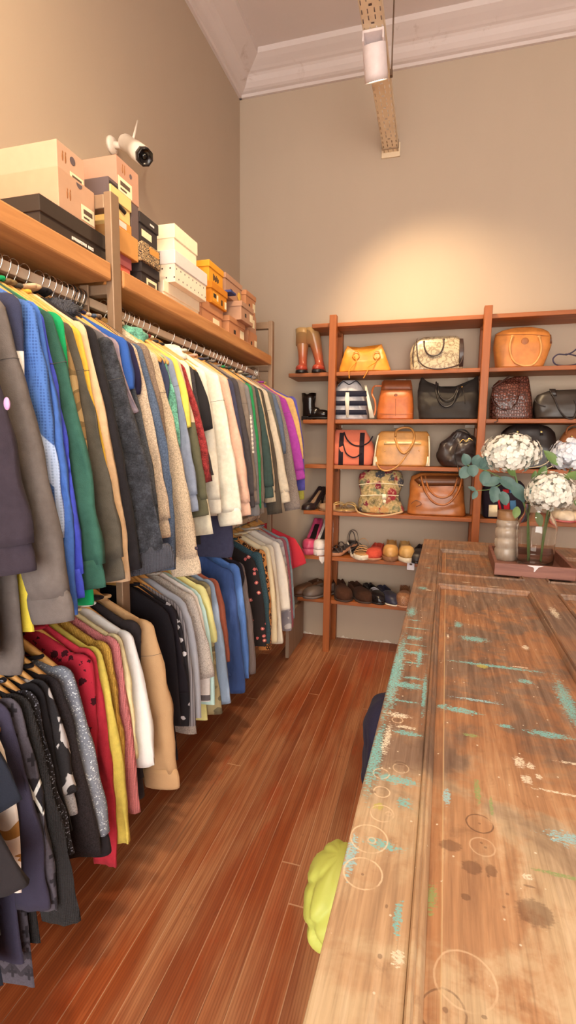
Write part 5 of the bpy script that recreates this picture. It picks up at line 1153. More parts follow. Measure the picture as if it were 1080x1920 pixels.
shoe('sandal', 'black wedge sandal with white sole edge', 668, 1048, 'F', S_('strap_black', (36, 28, 26), rough=.3), WHB, style='cross', lift=.06, heel='block', plat=.024, rz=28, L=.24)
shoe('sandal', 'cream platform sandal with tan and black straps', 679, 1052, 'F', S_('tan_strap', (206, 150, 92)), flat('cream_sole', (226, 204, 170), .6), style='cross', plat=.034, rz=4, yc=-.17, L=.24)
shoe('flat_shoe', 'coral red suede flat with a pale sole', 704, 1052, 'F', fabric('coral_suede', (208, 78, 56), 'plain'), flat('tan_sole2', (190, 132, 96), .6), hh=.058, ht=.046, plat=.016, rz=-6, op=.45)
shoe('clog', 'tan leather clog with brown platform sole', 732, 1054, 'F', S_('tan_clog', (206, 148, 80)), flat('brown_platform', (142, 92, 58), .6), hh=.066, ht=.06, plat=.034, rz=2, op=.4, W=.106)
shoe('clog', 'straw coloured clog with a thick cream sole', 760, 1056, 'F', S_('straw_clog', (210, 160, 92)), flat('cream_sole', (226, 204, 170), .6), hh=.066, ht=.058, plat=.034, rz=8, op=.4, W=.106)
shoe('flat_shoe', 'black shoe partly behind the counter edge on the fifth shelf', 786, 1056, 'F', S_('shoe_black', (44, 34, 34)), BLACKPL, hh=.07, ht=.05, plat=.012, rz=-12)
p = on_y(603, 1050, -.262); q_ = MB().loft([[Vector((x, -.001+yy, z)) for x, z in ((-.020, 0), (.018, .002), (.017, -.03), (.003, -.052), (-.018, -.024))] for yy in (0, .0015)], smooth=False)
tag(q_.build('paper_tag', WHS, None, (p.x, -.256, TOPS['F']-.001)), 'white pointed paper tag hanging over the edge under the white heel', 'tag')
p = on_y(770, 1061, -.262); r = thing('price_tag', 'white price tag hanging from the fifth shelf by the counter', 'tag', (p.x, -.256, p.z)); MB().box((-.024, -.0012, -.030), (.024, 0, .030), .0005).build('card', flat('tag_white', (214, 204, 204), .6), r); MB().box((-.008, -.0022, .004), (.010, -.0011, .016)).build('print', INK, r)
MB().tube([(0, -.001, .028), (.004, .002, .05)], .0008, 6).build('string', WHS, r)
# lowest shelf
BRS = S_('brown_strap', (86, 54, 34)); GRS = flat('grey_sole', (110, 94, 84), .7)
shoe('sandal', 'brown leather sandal at the tip of the lowest shelf', 577, 1118, 'G', BRS, flat('dark_sole', (66, 46, 36), .7), hh=.07, ht=.04, style='closed', op=.42, rz=-40, plat=.014)
shoe('shoe', 'brown shoe with worn grey toe next to the post', 598, 1120, 'G', S_('grey_toe', (104, 86, 74)), GRS, hh=.06, ht=.042, rz=-42, plat=.018, yc=-.17)
shoe('shoe', 'dark brown suede lace-up shoe just past the post', 640, 1127, 'G', SUE, flat('dark_sole', (66, 46, 36), .7), hh=.075, ht=.055, rz=24, op=.42, W=.125, L=.28, lace=SUE2)
shoe('shoe', 'dark brown suede slip-on between lace-up and black shoe', 674, 1130, 'G', SUE2, flat('dark_sole', (66, 46, 36), .7), hh=.072, ht=.05, rz=36, op=.42, W=.12, L=.28)
shoe('shoe', 'glossy black shoe with two small silver eyelets', 700, 1132, 'G', S_('patent_black', (34, 28, 28), rough=.2), BLACKPL, hh=.07, ht=.045, rz=34, op=.45, W=.108, lace=flat('silver_lace', (200, 190, 190), .3))
shoe('shoe', 'navy loafer with a white rubber sole', 726, 1134, 'G', S_('navy_loafer', (52, 50, 66)), WHB, hh=.065, ht=.045, rz=32, op=.46, W=.108, plat=.012, lining=flat('grey_lining', (132, 116, 116), .8))
shoe('shoe', 'light brown woven shoe half behind the counter corner', 757, 1137, 'G', S_('woven_leather', (160, 108, 74), kind='weave'), flat('tan_sole2', (190, 132, 96), .6), hh=.07, ht=.06, rz=0, op=.4, W=.11)
# board leaning at the rack foot
p0, p1 = on_z(541, 1207, 0), on_z(565, 1200, 0)
pm = MB().box((-.012, -.20, 0), (.012, .20, .30), .002)
tag(pm.build('plinth_board', wood('grey_board', (134, 104, 80), (162, 130, 102), 'Z', .6, .6, False), None, (.53, -.28, 0)), 'grey brown wooden board standing on the floor past the crimson tee', 'board')

# ------------------------------------------------------------------ the counter, an old panelled door laid flat
ZC = .90
CTH = R(-1.457)
def counter_mat(name, warm=0.0, red=0.0):
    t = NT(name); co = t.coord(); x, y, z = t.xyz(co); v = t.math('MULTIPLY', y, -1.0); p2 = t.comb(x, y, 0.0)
    g = t.noise(t.comb(t.math('MULTIPLY', x, 46), t.math('MULTIPLY', y, 2.6), t.math('MULTIPLY', z, 20)), 1.5, 5, .6, .5)
    gf = t.noise(t.comb(t.math('MULTIPLY', x, 240), t.math('MULTIPLY', y, 9), 0.0), 1.0, 3, .6)
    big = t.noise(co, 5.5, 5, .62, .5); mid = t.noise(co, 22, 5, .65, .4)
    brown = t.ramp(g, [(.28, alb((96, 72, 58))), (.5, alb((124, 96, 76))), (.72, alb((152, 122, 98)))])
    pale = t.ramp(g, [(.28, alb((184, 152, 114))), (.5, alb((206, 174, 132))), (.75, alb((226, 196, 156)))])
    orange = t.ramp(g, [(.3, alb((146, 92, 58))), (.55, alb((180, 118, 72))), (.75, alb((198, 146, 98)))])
    f = t.math('ADD', t.math('MULTIPLY', t.math('SUBTRACT', v, 2.22), 2.2), t.math('MULTIPLY', t.math('SUBTRACT', big, .5), 1.9))  # paler near end: worn varnish, plus the brighter light there put into the colour
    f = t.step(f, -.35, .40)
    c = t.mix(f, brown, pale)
    c = t.mix(t.math('MULTIPLY', t.step(t.math('ADD', big, t.math('MULTIPLY', mid, .4)), .62, .80), .42 + .30*red), c, orange)
    if red:
        strip = t.step(x, .123, .119); c = t.mix(t.math('MULTIPLY', strip, .45), c, orange)
        c = t.mix(t.math('MULTIPLY', t.step(x, .102, .093), .55), c, alb((84, 56, 40)))
        ln = t.step(t.math('ABSOLUTE', t.math('SUBTRACT', x, .121)), .0012, .0006); c = t.mix(t.math('MULTIPLY', ln, .6), c, alb((222, 190, 140)))
    c = t.mix(t.math('MULTIPLY', t.step(gf, .45, .7), .22), c, alb((92, 58, 38)))
    c = t.mix(t.math('MULTIPLY', t.step(mid, .58, .72), .28), c, alb((96, 64, 46)))
    n1 = t.noise(t.comb(t.math('MULTIPLY', x, 1.0), t.math('MULTIPLY', y, 2.4), 0.0), 95, 5, .7)       # flake edges, drawn out across the door
    n2 = t.noise(co, 210, 3, .6)
    nn = t.math('ADD', t.math('MULTIPLY', n1, .75), t.math('MULTIPLY', n2, .25))
    flk = t.noise(t.comb(t.math('MULTIPLY', x, 1.0), t.math('MULTIPLY', y, 1.6), 0.0), 260, 3, .7)
    def patch(cx, cv, rx, rv, rot=0, amp=3.2, thr=.55):
        q = t.scaled(t.vmath('SUBTRACT', p2, (cx, -cv, 0)), (1, 1, 1), rot=(0, 0, R(rot)))
        d = t.vmath('LENGTH', t.scaled(q, (1/rx, 1/rv, 1)))
        s_ = t.math('ADD', t.math('SUBTRACT', 1.0, d), t.math('MULTIPLY', t.math('SUBTRACT', nn, thr), amp))
        return t.math('MULTIPLY', t.math('MULTIPLY', t.step(s_, .28, .46), t.step(d, 1.35, 1.1)), t.step(flk, .40, .50))
    TUR, PTQ, WHI, YEL, GRN = alb((118, 192, 184)), alb((150, 200, 200)), alb((240, 222, 190)), alb((192, 178, 80)), alb((140, 160, 96))
    if name == 'counter_stile':
        P = [(.040, 1.55, .045, .006, TUR, .50), (.035, 1.68, .05, .005, TUR, .50), (.045, 1.80, .04, .006, TUR, .50), (.04, 2.0, .045, .006, TUR, .51), (.03, 1.48, .03, .008, TUR, .54), (.06, 1.76, .012, .10, TUR, .55), (.05, .75, .03, .012, TUR, .58), (.012, 1.86, .022, .34, TUR, .53), (.040, 1.63, .045, .03, TUR, .57), (.045, 1.735, .05, .02, TUR, .55), (.042, 1.925, .050, .022, TUR, .50), (.052, 1.885, .04, .014, TUR, .55), (.055, 2.12, .04, .012, TUR, .52), (.035, 2.06, .03, .012, WHI, .50), (.050, 2.10, .03, .008, WHI, .52),
             (.010, 2.20, .018, .16, TUR, .53), (.050, 2.26, .042, .014, TUR, .48), (.066, 2.31, .018, .02, TUR, .55), (.045, 2.40, .04, .014, TUR, .53), (.008, 2.43, .012, .05, PTQ, .52), (.030, 2.33, .008, .008, YEL, .42), (.040, 1.10, .045, .05, TUR, .60), (.035, .42, .02, .02, WHI, .60), (.018, 1.40, .03, .10, TUR, .58), (.060, 1.12, .02, .012, WHI, .54), (.022, 2.15, .012, .09, WHI, .55),
             (.074, 2.50, .006, .03, TUR, .48), (.078, 2.545, .008, .012, WHI, .46), (.08, 1.95, .008, .16, TUR, .54)]
    elif name == 'counter_panel':
        P = [(.20, 1.56, .05, .028, TUR, .50), (.16, 1.45, .02, .05, TUR, .56), (.24, 1.735, .16, .012, TUR, .52), (.21, 1.745, .014, .012, YEL, .42), (.155, 1.985, .05, .016, TUR, .50), (.185, 1.93, .07, .008, PTQ, .52), (.118, 1.975, .015, .012, TUR, .5), (.168, 2.075, .02, .006, GRN, .46), (.310, 2.026, .05, .014, TUR, .48), (.235, 2.02, .018, .008, TUR, .47), (.37, 1.88, .022, .16, TUR, .52), (.30, 1.80, .03, .02, TUR, .55), (.33, 1.58, .012, .02, WHI, .50),
             (.245, 2.135, .010, .018, WHI, .44), (.262, 2.14, .008, .010, WHI, .46), (.25, 2.18, .009, .014, WHI, .44), (.27, 2.165, .006, .008, WHI, .44), (.32, 2.20, .10, .005, WHI, .52), (.345, 2.11, .06, .006, WHI, .52), (.172, 2.235, .0045, .03, GRN, .40), (.19, 2.265, .003, .022, GRN, .42), (.290, 2.30, .05, .022, PTQ, .53), (.27, 2.37, .04, .004, GRN, .44), (.223, 2.385, .006, .005, WHI, .40), (.126, 2.265, .006, .02, PTQ, .42), (.108, 2.45, .012, .03, GRN, .52), (.13, 1.56, .006, .03, WHI, .56), (.30, 1.72, .03, .004, WHI, .5), (.55, 1.25, .05, .10, WHI, .56), (.60, 1.45, .06, .03, TUR, .52), (.58, 1.9, .05, .05, TUR, .55)]
    else:
        P = [(.2, .95, .03, .01, WHI, .55), (.30, .98, .05, .008, WHI, .55), (.46, 1.25, .02, .10, WHI, .55), (.47, 1.75, .012, .18, TUR, .53), (.2, .12, .05, .01, WHI, .58)]
    for cx, cv, rx, rv, colr, thr in P:
        c = t.mix(t.math('MULTIPLY', patch(cx, cv, rx, rv, 0, 3.4, thr), .85), c, colr)
    DKB = alb((92, 60, 44))
    if name == 'counter_stile': RG = [(.027, 2.453, .0235, 1), (.026, 2.395, .0245, 1), (.037, 2.342, .0165, 1), (.031, 2.296, .0120, 1), (.025, 2.252, .0125, 1), (.054, 2.228, .0125, .6), (.035, 2.079, .010, .8), (.030, 2.397, .005, .8), (.046, 2.34, .004, .9), (.03, 1.80, .016, .5)]
    elif name == 'counter_panel': RG = [(.171, 2.308, .0180, -1), (.172, 2.352, .016, .5), (.123, 2.576, .021, -.8), (.144, 2.540, .030, .6), (.20, 2.62, .04, .4), (.27, 2.55, .03, .3)]
    else: RG = []
    for cx, cv, rr, k in RG:
        d = t.math('ADD', t.vmath('DISTANCE', p2, (cx, -cv, 0)), t.math('MULTIPLY', t.math('SUBTRACT', n2, .5), .0016))
        ring = t.math('MULTIPLY', t.step(t.math('ABSOLUTE', t.math('SUBTRACT', d, rr)), .0016, .0005), t.step(mid, .30, .52))
        c = t.mix(t.math('MULTIPLY', ring, abs(k)*.72), c, alb((238, 206, 164)) if k > 0 else DKB)
    if name != 'counter_rail':
        DT = [(.157, 2.392, .014, .012), (.131, 2.363, .016, .011), (.18, 2.39, .008, .010), (.223, 2.437, .022, .020), (.148, 2.44, .006, .005), (.027, 2.455, .002, .002), (.171, 2.308, .0022, .0022), (.171, 2.345, .0022, .0022), (.176, 2.352, .0022, .0022), (.176, 2.40, .002, .002), (.19, 2.44, .002, .002), (.196, 2.42, .0022, .0022), (.125, 2.575, .003, .003), (.16, 2.57, .003, .002), (.2, 2.6, .004, .003), (.223, 2.40, .007, .002), (.06, 2.49, .0018, .003), (.06, 2.55, .003, .003), (.030, 2.10, .006, .004), (.052, 2.215, .010, .006), (.018, 2.30, .005, .004)]
        for cx, cv, rx, rv in DT:
            d = t.vmath('LENGTH', t.scaled(t.vmath('SUBTRACT', p2, (cx, -cv, 0)), (1/rx, 1/rv, 1)))
            d = t.math('ADD', d, t.math('MULTIPLY', t.math('SUBTRACT', nn, .5), 1.2))
            c = t.mix(t.math('MULTIPLY', t.step(d, 1.05, .75), .50), c, DKB)
    sp = t.voro(co, 38).outputs['Distance']; c = t.mix(t.math('MULTIPLY', t.step(sp, .075, .05), .8), c, alb((232, 214, 184)))
    t.bump(t.math('ADD', t.math('MULTIPLY', gf, .5), g), .25, .002)
    return t.done(c, t.math('MULTIPLY_ADD', mid, .25, .42))
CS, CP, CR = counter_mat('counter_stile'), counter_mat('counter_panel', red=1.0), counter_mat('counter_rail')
cnt = thing('counter', 'long counter made of an old paint-splashed panelled door laid flat', 'counter', (1.394, -.61, ZC), CTH)
LC, WC = 3.15, .94
def cbox(nm, m, x0, x1, v0, v1, z0, z1, bev=.003): return MB().box((x0, -v1, z0), (x1, -v0, z1), bev).build(nm, m, cnt)
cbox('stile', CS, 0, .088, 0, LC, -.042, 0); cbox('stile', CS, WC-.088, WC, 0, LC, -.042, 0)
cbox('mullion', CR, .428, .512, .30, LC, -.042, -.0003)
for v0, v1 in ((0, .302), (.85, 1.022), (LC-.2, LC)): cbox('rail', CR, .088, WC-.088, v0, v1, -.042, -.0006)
PAN = [(.088, .428, .302, .85), (.512, .852, .302, .85), (.088, .428, 1.022, LC-.2), (.512, .852, 1.022, LC-.2)]
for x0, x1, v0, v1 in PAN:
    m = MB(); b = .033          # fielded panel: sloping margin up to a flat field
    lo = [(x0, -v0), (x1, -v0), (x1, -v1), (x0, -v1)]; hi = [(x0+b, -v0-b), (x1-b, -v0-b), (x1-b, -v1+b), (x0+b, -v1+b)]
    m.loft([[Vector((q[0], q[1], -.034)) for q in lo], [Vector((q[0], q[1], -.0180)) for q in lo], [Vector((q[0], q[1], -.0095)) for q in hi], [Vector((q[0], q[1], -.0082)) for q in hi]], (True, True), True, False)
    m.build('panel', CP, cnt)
    bm_ = MB()
    for a, e in (((x0, v0), (x0, v1)), ((x1, v0), (x1, v1)), ((x0, v0), (x1, v0)), ((x0, v1), (x1, v1))):
        ins = .0085
        def sh(q): return (q[0]+(ins if q[0] == x0 else -ins), q[1]+(ins if q[1] == v0 else -ins))
        a2, e2 = sh(a), sh(e); pr_ = [(-.0085, -.02), (-.0085, .002), (-.0065, .0055), (-.003, .0062), (-.0012, .003), (-.0004, -.001), (.001, -.0005), (.004, -.002), (.0065, -.006), (.0085, -.011), (.0085, -.02)]
        dx_, dv_ = e2[0]-a2[0], e2[1]-a2[1]; Ln = math.hypot(dx_, dv_); nxv = (-dv_/Ln, dx_/Ln)
        inner = 1
        cxp, cvp = (x0+x1)/2-a2[0], (v0+v1)/2-a2[1]
        if nxv[0]*cxp+nxv[1]*cvp < 0: inner = -1
        bm_.loft([[Vector((q[0]+nxv[0]*inner*s_, -(q[1]+nxv[1]*inner*s_), z_)) for s_, z_ in pr_] for q in (a2, e2)], (True, True), True, False)
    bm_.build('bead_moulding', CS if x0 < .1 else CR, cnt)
LEGM = wood('counter_leg', (120, 80, 54), (160, 112, 78), 'Z', .7)
for x0 in (.10, WC-.17):
    for v0 in (.06, 1.5, LC-.14): cbox('leg', LEGM, x0, x0+.07, v0, v0+.07, -ZC, -.042)
for x0 in (.115, WC-.14): cbox('apron', LEGM, x0, x0+.022, .13, LC-.14, -.14, -.042)
for v0 in (.06, LC-.10): cbox('apron', LEGM, .17, WC-.17, v0+.02, v0+.045, -.14, -.042)
MB().tube([(.05, -1.45, -.075), (.05, -2.62, -.075)], .008, 10).build('jacket_rail', STEEL, cnt)
for vv in (1.47, 2.6): MB().tube([(.05, -vv, -.075), (.05, -vv, -.041)], .006, 8).build('rail_bracket', STEEL, cnt)

# ------------------------------------------------------------------ jackets hung on the rail under the counter edge
def jacket(name, label, v, hw, depth, x, top, bot, mat, quilt, seed, zb, x2):
    """hung from the rail by its middle: bunched part sticking out above zb, the rest hanging in under the counter"""
    r = thing(name, label, 'jacket', (1.394, -.61, ZC), CTH, 'jackets under the counter edge')
    m = MB(); rings = []; N = 110
    for i in range(N+1):
        q = i/N; z = top+(bot-top)*q
        e = math.sqrt(max(.02, 1-max(0, (.16-q)/.16)**2))*math.sqrt(max(.05, 1-max(0, (q-.93)/.07)**2))
        s_ = min(1, max(0, (zb-z)/.09)); s_ = s_*s_*(3-2*s_); pin = 1-.45*math.exp(-((z-zb+.03)/.03)**2)
        rg = []; n = 64
        for j, (y_, x_) in enumerate(se(n, hw*e*pin*(1+.25*s_), depth*e*pin*(1-.25*s_), 2.2)):
            th = 2*PI*j/n; k = 1.0
            if quilt:
                a, b_ = math.sin(3*th+z*44), math.sin(3*th-z*44); k += .16*(min(1, abs(a)*1.6)**.5*min(1, abs(b_)*1.6)**.5-.6)
            k += .16*mnoise.noise(Vector((math.cos(th)*1.6, math.sin(th)*1.6, z*11+seed)))+.05*mnoise.noise(Vector((math.cos(th)*4, math.sin(th)*4, z*30+seed)))
            rg.append(Vector((x+(x2-x)*s_+x_*k, -v+y_*k, z)))
        rings.append(rg)
    m.loft(rings); m.build('body', mat, r)
    sv = MB(); rings = []
    for i in range(19):
        q = i/18; z = zb-.02+(bot+.04-zb+.02)*q
        e = math.sqrt(max(.03, 1-max(0, (.12-q)/.12)**2))*math.sqrt(max(.06, 1-max(0, (q-.95)/.05)**2))
        w = .05*(1.05-.25*q)*e; rings.append([Vector((x2-depth*.35+a, -v+hw*.6+b_, z)) for a, b_ in se(18, w*.7, w, 2.1)])
    sv.loft(rings); sv.build('sleeve', mat, r)
    MB().tube(spl([(.05, -v, -.083), (.045, -v-.01, -.095), (x, -v, top-.01)], 8), .004, 6).build('hanging_loop', mat, r)
    return r
LIME = flat('lime_nylon', (198, 200, 92), .5, k=.9, grain=.04); NAVN = fabric('navy_nylon', (46, 42, 62), 'smooth')
jacket('puffer_jacket', 'lime yellow quilted puffer jacket bulging from under the counter edge', 2.305, .078, .054, -.026, -.115, -.56, LIME, True, 1, -.225, .06)
jacket('jacket', 'navy jacket hanging under the counter edge beyond the lime puffer', 1.74, .11, .055, -.018, -.13, -.60, NAVN, False, 2, -.37, .06)

# ------------------------------------------------------------------ tray with jar, vase and flowers
def cl(x, v, z): q = Matrix.Rotation(CTH, 3, 'Z') @ Vector((x, -v, 0)); return Vector((1.394+q.x, -.61+q.y, ZC+z))
TRW = wood('tray_wood', (118, 72, 58), (160, 104, 84), 'X', 1.2, .55, False)
tr = thing('wooden_tray', 'reddish brown wooden tray with a white paint drip, standing on the counter', 'tray', cl(.322, .372, .0003), CTH+R(-.8))
TW, TD, TH = .305, .412, .052
MB().box((.012, -TD+.012, 0), (TW-.012, -.012, .008)).build('base', TRW, tr)
for a, b_ in (((0, -TD), (TW, -TD+.014)), ((0, -.014), (TW, 0)), ((0, -TD+.0142), (.014, -.0142)), ((TW-.014, -TD+.0142), (TW, -.0142))):
    MB().box((a[0], a[1], 0), (b_[0], b_[1], TH), .002).build('side', TRW, tr)
dm = MB(); dr = [(.124, .0), (.185, .0), (.168, -.006), (.160, -.016), (.154, -.026), (.150, -.026), (.151, -.014), (.146, -.007), (.13, -.004)]
dm.loft([[Vector((x_, -TD-dy, TH+z_)) for x_, z_ in dr] for dy in (.0012, -.0002)], smooth=False); dm.build('paint_drip', flat('white_drip', (226, 214, 204), .5), tr)
def glass(name, tint, rough=.02):
    t = NT(name); t.put(t.b, 'Transmission Weight', 1.0); t.put(t.b, 'IOR', 1.45); return t.done(tint, rough)
GLS = glass('vase_glass', (.97, .95, .92, 1))
vb = Vector((1.884, -1.17, ZC+.0087))
va = thing('glass_vase', 'clear glass bottle vase holding the flowers on the wooden tray', 'vase', vb)
prof = [(.002, .002), (.070, .000), (.077, .006), (.079, .03), (.080, .10), (.084, .15), (.083, .175), (.076, .20), (.064, .222), (.056, .24), (.054, .262), (.057, .275), (.060, .28), (.0575, .281), (.0545, .275), (.0515, .262), (.0535, .241), (.061, .221), (.073, .199), (.080, .174), (.081, .15), (.077, .10), (.076, .03), (.072, .012), (.002, .010)]
MB().lathe(prof, 40).build('glass', GLS, va)
t = NT('water'); t.put(t.b, 'Transmission Weight', 1.0); t.put(t.b, 'IOR', 1.33); WAT = t.done((.97, .98, .95, 1), 0)
jb = Vector((1.770, -1.10, ZC+.0087)); jr = thing('glass_jar', 'ribbed cloudy glass jar with brown wooden lid beside the vase', 'jar', jb)
t = NT('cloudy_glass'); co = t.coord(); nz = t.noise(t.scaled(co, (1, 1, .3)), 60, 4, .6)
t.put(t.b, 'Transmission Weight', .45); JG = t.done(t.mix(nz, alb((176, 146, 118)), alb((236, 214, 186))), .18)
MB().lathe([(.003, 0), (.047, 0), (.050, .006), (.049, .05), (.044, .058), (.050, .066), (.051, .085), (.049, .098), (.043, .104), (.049, .112), (.051, .13), (.049, .148), (.043, .154), (.048, .162), (.049, .175), (.044, .190), (.002, .192)], 32).build('jar_body', JG, jr)
MB().lathe([(.002, .188), (.043, .188), (.045, .192), (.045, .229), (.042, .233), (.002, .233)], 32).build('lid', wood('lid_wood', (150, 104, 66), (176, 128, 84), 'X', 2, .4, False), jr)

PET = flat('petal_cream', (240, 226, 202), .6, k=.95, grain=.05); PETW = flat('petal_white', (232, 226, 222), .6, k=.95, grain=.04)
t = NT('leaf_blue_green'); co = t.coord(); LFB = t.done(t.mix(t.noise(co, 30, 4), alb((56, 82, 76)), alb((96, 120, 104))), .55)
t = NT('leaf_green'); co = t.coord(); LFG = t.done(t.mix(t.noise(co, 30, 4), alb((72, 96, 44)), alb((120, 140, 74))), .5)
STM = flat('stem_green', (96, 116, 62), .6)
def leaf(m, base, d, n, L_, W_, curl=.15, rnd_=False):
    d = Vector(d).normalized(); n = Vector(n); n = (n-d*n.dot(d)).normalized(); s_ = d.cross(n); K = 8; top = []; bot = []
    for side in (1, -1):
        rows = []
        for i in range(K+1):
            q = i/K; w = W_/2*(math.sin(PI*min(1, q*.96+.04))**(.55 if rnd_ else .85))
            c = Vector(base)+d*(L_*q)+n*(-curl*L_*q*q)
            rows.append([c+s_*(w*x)+n*(abs(x)*w*.25+(.0006*side)) for x in (-1, -.5, 0, .5, 1)])
        (top if side == 1 else bot).extend(rows)
    vs = [p for r_ in top for p in r_]+[p for r_ in bot for p in r_]; fs = []; off = (K+1)*5
    for i in range(K):
        for j in range(4):
            a = i*5+j; fs.append((a, a+1, a+6, a+5)); fs.append((off+a, off+a+5, off+a+6, off+a+1))
    m.add(vs, fs)
def hydrangea(label, c, rad, seed, mat, stem_to, leaves, nfl=150):
    rnd = random.Random(seed); c = Vector(c); base = vb+Vector(stem_to)
    r = thing('hydrangea_stem', label, 'flower', base, 0, 'flowers in the vase')
    m = MB(); ga = PI*(3-math.sqrt(5))
    for i in range(nfl):
        zf = 1-1.72*(i+.5)/nfl; rr = math.sqrt(max(0, 1-zf*zf)); a = ga*i
        nrm = Vector((rr*math.cos(a), rr*math.sin(a), zf)); nrm = (nrm+Vector((rnd.uniform(-.5, .5), rnd.uniform(-.5, .5), rnd.uniform(-.5, .5)))).normalized()
        p = c-base+Vector((nrm.x*rad[0], nrm.y*rad[1], nrm.z*rad[2]))*rnd.uniform(.80, 1.10)*(1+.10*mnoise.noise(nrm*2.2+Vector((seed*3, 0, 0))))
        u_ = nrm.orthogonal().normalized(); w_ = nrm.cross(u_); tw = rnd.uniform(0, PI); sz = rnd.uniform(.0105, .0145)
        for k in range(4):
            an = tw+k*PI/2; d = u_*math.cos(an)+w_*math.sin(an); e = nrm.cross(d); cup = rnd.uniform(.05, .6)
            pts = [p]
            for al, bw, up_ in ((.35, .42, .10), (.75, .56, .25), (1.08, .34, .45)):
                for sgn in (-1, 0, 1): pts.append(p+d*(al*sz*(1.03 if sgn == 0 else .97))+e*(sgn*bw*sz)+nrm*(up_*cup*sz*(1 if sgn else .8)))
            m.add(pts, [(0, 1, 2), (0, 2, 3), (1, 4, 5, 2), (2, 5, 6, 3), (4, 7, 8, 5), (5, 8, 9, 6)])
    m.ball(c-base, (rad[0]*.68, rad[1]*.68, rad[2]*.66), 16, 10)
    m.build('flower_head', mat, r)
    mid = (base*.35+c*.65); mid.z = base.z+(c.z-base.z)*.72
    MB().tube(spl([(0, 0, 0), (0+(mid-base).x*.25, (mid-base).y*.25, (mid-base).z*.55), mid-base, c-base], 20), .0042, 8).build('stem', STM, r)
    for b_, d, n_, L_, W_, mt in leaves:
        lm = MB(); leaf(lm, Vector(b_)-base, d, n_, L_, W_); lm.build('leaf', mt, r)
    return r
YF = -1.17
def fp(u, v, Y=YF): return on_y(u, v, Y)
hydrangea('large white hydrangea head leaning towards the shelf post', fp(957, 851), (.118, .10, .085), 1, PET, (-.02, .01, .012), [(fp(984, 884), (.25, -.3, .9), (.6, -.8, 0), .10, .035, LFB), (fp(966, 892), (-.5, -.3, .5), (.3, -.9, .3), .06, .035, LFG), (fp(1000, 905), (.1, -.1, .8), (.2, -1, 0), .055, .03, LFG)], 420)
hydrangea('cream hydrangea head hanging low over the vase mouth', fp(1032, 924, -1.22), (.094, .085, .082), 2, PET, (.025, -.01, .012), [(fp(990, 935, -1.24), (.55, -.2, .55), (.2, -1, .2), .09, .06, LFB), (fp(1006, 960), (.25, -.2, -.7), (.3, -1, 0), .07, .035, LFG), (fp(970, 950, -1.2), (-.1, -.3, -.6), (0, -1, .1), .055, .035, LFG)], 340)
hydrangea('white hydrangea head farthest from the shelf post, cut by the photo edge', fp(1080, 853, -1.12), (.105, .09, .075), 3, PETW, (.03, .02, .012), [(fp(1046, 872), (-.5, -.2, .55), (.3, -1, .2), .09, .04, LFG), (fp(1050, 898, -1.2), (1, -.15, .25), (0, -.6, .8), .15, .06, LFG), (fp(1075, 940, -1.2), (.6, -.2, -.2), (0, -1, .1), .09, .045, LFG), (fp(1010, 896), (.3, -.1, .6), (.2, -1, 0), .06, .04, LFG)], 280)
er = thing('eucalyptus_sprig', 'eucalyptus sprig with blue green leaves reaching in front of the post', 'plant', vb+Vector((-.03, -.02, .012)), 0, 'flowers in the vase'); eb = vb+Vector((-.03, -.02, .012))
spth = [Vector((0, 0, 0)), Vector((-.012, 0, .16)), fp(990, 935)-eb, fp(945, 900)-eb, fp(905, 880)-eb, fp(876, 872)-eb]
MB().tube(spl(spth, 26), .0028, 6).build('stem', STM, er)
MB().tube(spl([fp(950, 902)-eb, fp(920, 917)-eb, fp(890, 920)-eb], 10), .002, 6).build('twig', STM, er)
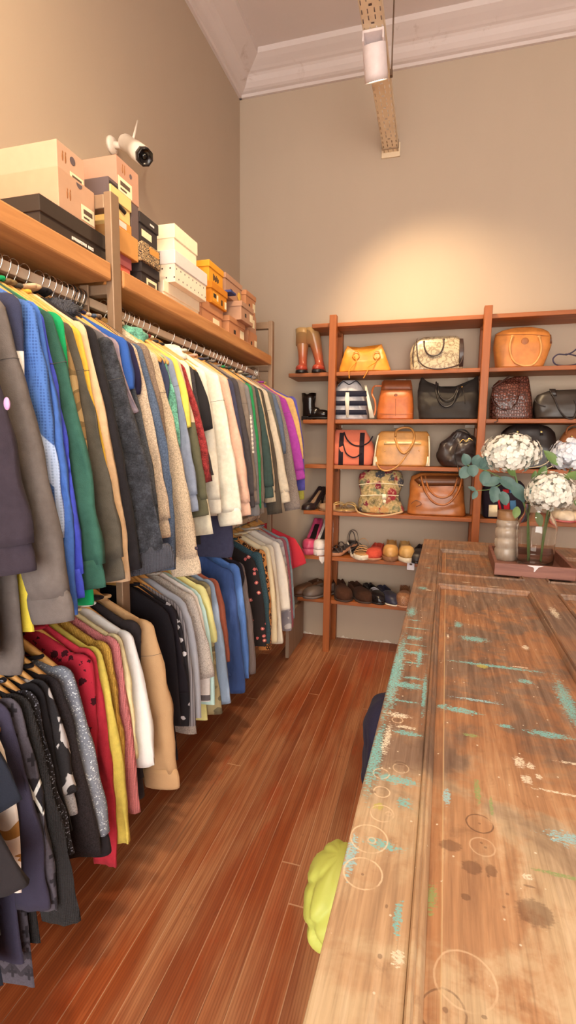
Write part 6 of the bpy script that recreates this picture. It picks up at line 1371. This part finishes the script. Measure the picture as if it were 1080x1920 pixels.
for (u, v, du, dv, L_, W_, rd) in ((876, 872, -6, -26, .055, .045, 1), (878, 876, -14, 20, .060, .052, 1), (884, 872, 6, 24, .055, .05, 1), (890, 872, 8, -22, .05, .045, 1), (896, 876, 14, -16, .06, .045, 1), (906, 880, 8, -18, .065, .055, 1), (912, 884, -6, 18, .06, .05, 1), (940, 898, -30, 8, .085, .045, 0), (934, 896, 40, 20, .105, .055, 0), (958, 905, 18, 22, .10, .06, 0), (892, 920, -16, -10, .04, .02, 0), (894, 920, -8, 16, .045, .026, 0), (926, 912, 2, 26, .06, .05, 1), (930, 916, -4, 24, .065, .05, 1), (940, 922, 10, 24, .065, .045, 1), (968, 912, 14, 26, .08, .04, 0)):
    a, b_ = fp(u, v), fp(u+du, v+dv); lm = MB(); leaf(lm, a-eb, (b_-a)+Vector((0, -.02, 0)), (.2, -1, .35), L_, W_, .2, bool(rd)); lm.build('leaf', LFB, er)

# ------------------------------------------------------------------ light
def lamp_at(u, v): return on_z(u, v, TZ-.002)
lp = lamp_at(703, 66)
WARM = (1.0, .73, .43)
spot('white cylinder spot lamp on the cable tray lighting the shelf wall', (1.063, lp.y, TZ), (1.5, 0.0, 1.7), 175, R(92), 1.0, WARM, .06, (.06, .50, -.85))
spot('white spot lamp on the tray over the aisle, aimed at the clothes', (1.063, -1.95, TZ), (.45, -1.35, 1.0), 95, R(100), .8, WARM, .05)
spot('white spot lamp on the tray above the camera aimed at the counter', (1.063, -3.1, TZ), (1.5, -2.8, .9), 105, R(110), .8, WARM, .05)
spot('white spot lamp on the tray turned to the clothes wall', (1.063, -3.6, TZ), (.0, -3.0, 2.6), 250, R(115), .9, WARM, .05)
W = bpy.data.worlds.new('street_daylight'); SC.world = W; W.use_nodes = True
bg = W.node_tree.nodes['Background']; bg.inputs[0].default_value = (1.0, .93, .85, 1); bg.inputs[1].default_value = 11.5

cam = bpy.data.cameras.new('camera'); co_ = bpy.data.objects.new('camera', cam); COL.objects.link(co_)
M3 = Matrix((AX_R, AX_U, -AX_F)).transposed().to_4x4(); M3.translation = CAM; co_.matrix_world = M3
cam.sensor_fit = 'VERTICAL'; cam.sensor_height = 24.0; cam.lens = FPX/1920*24.0; cam.clip_start = .02
SC.camera = co_
SC.view_settings.view_transform = 'Standard'; SC.view_settings.look = 'None'; SC.view_settings.gamma = 1.0
SC.view_settings.use_curve_mapping = False; SC.view_settings.exposure = -0.30
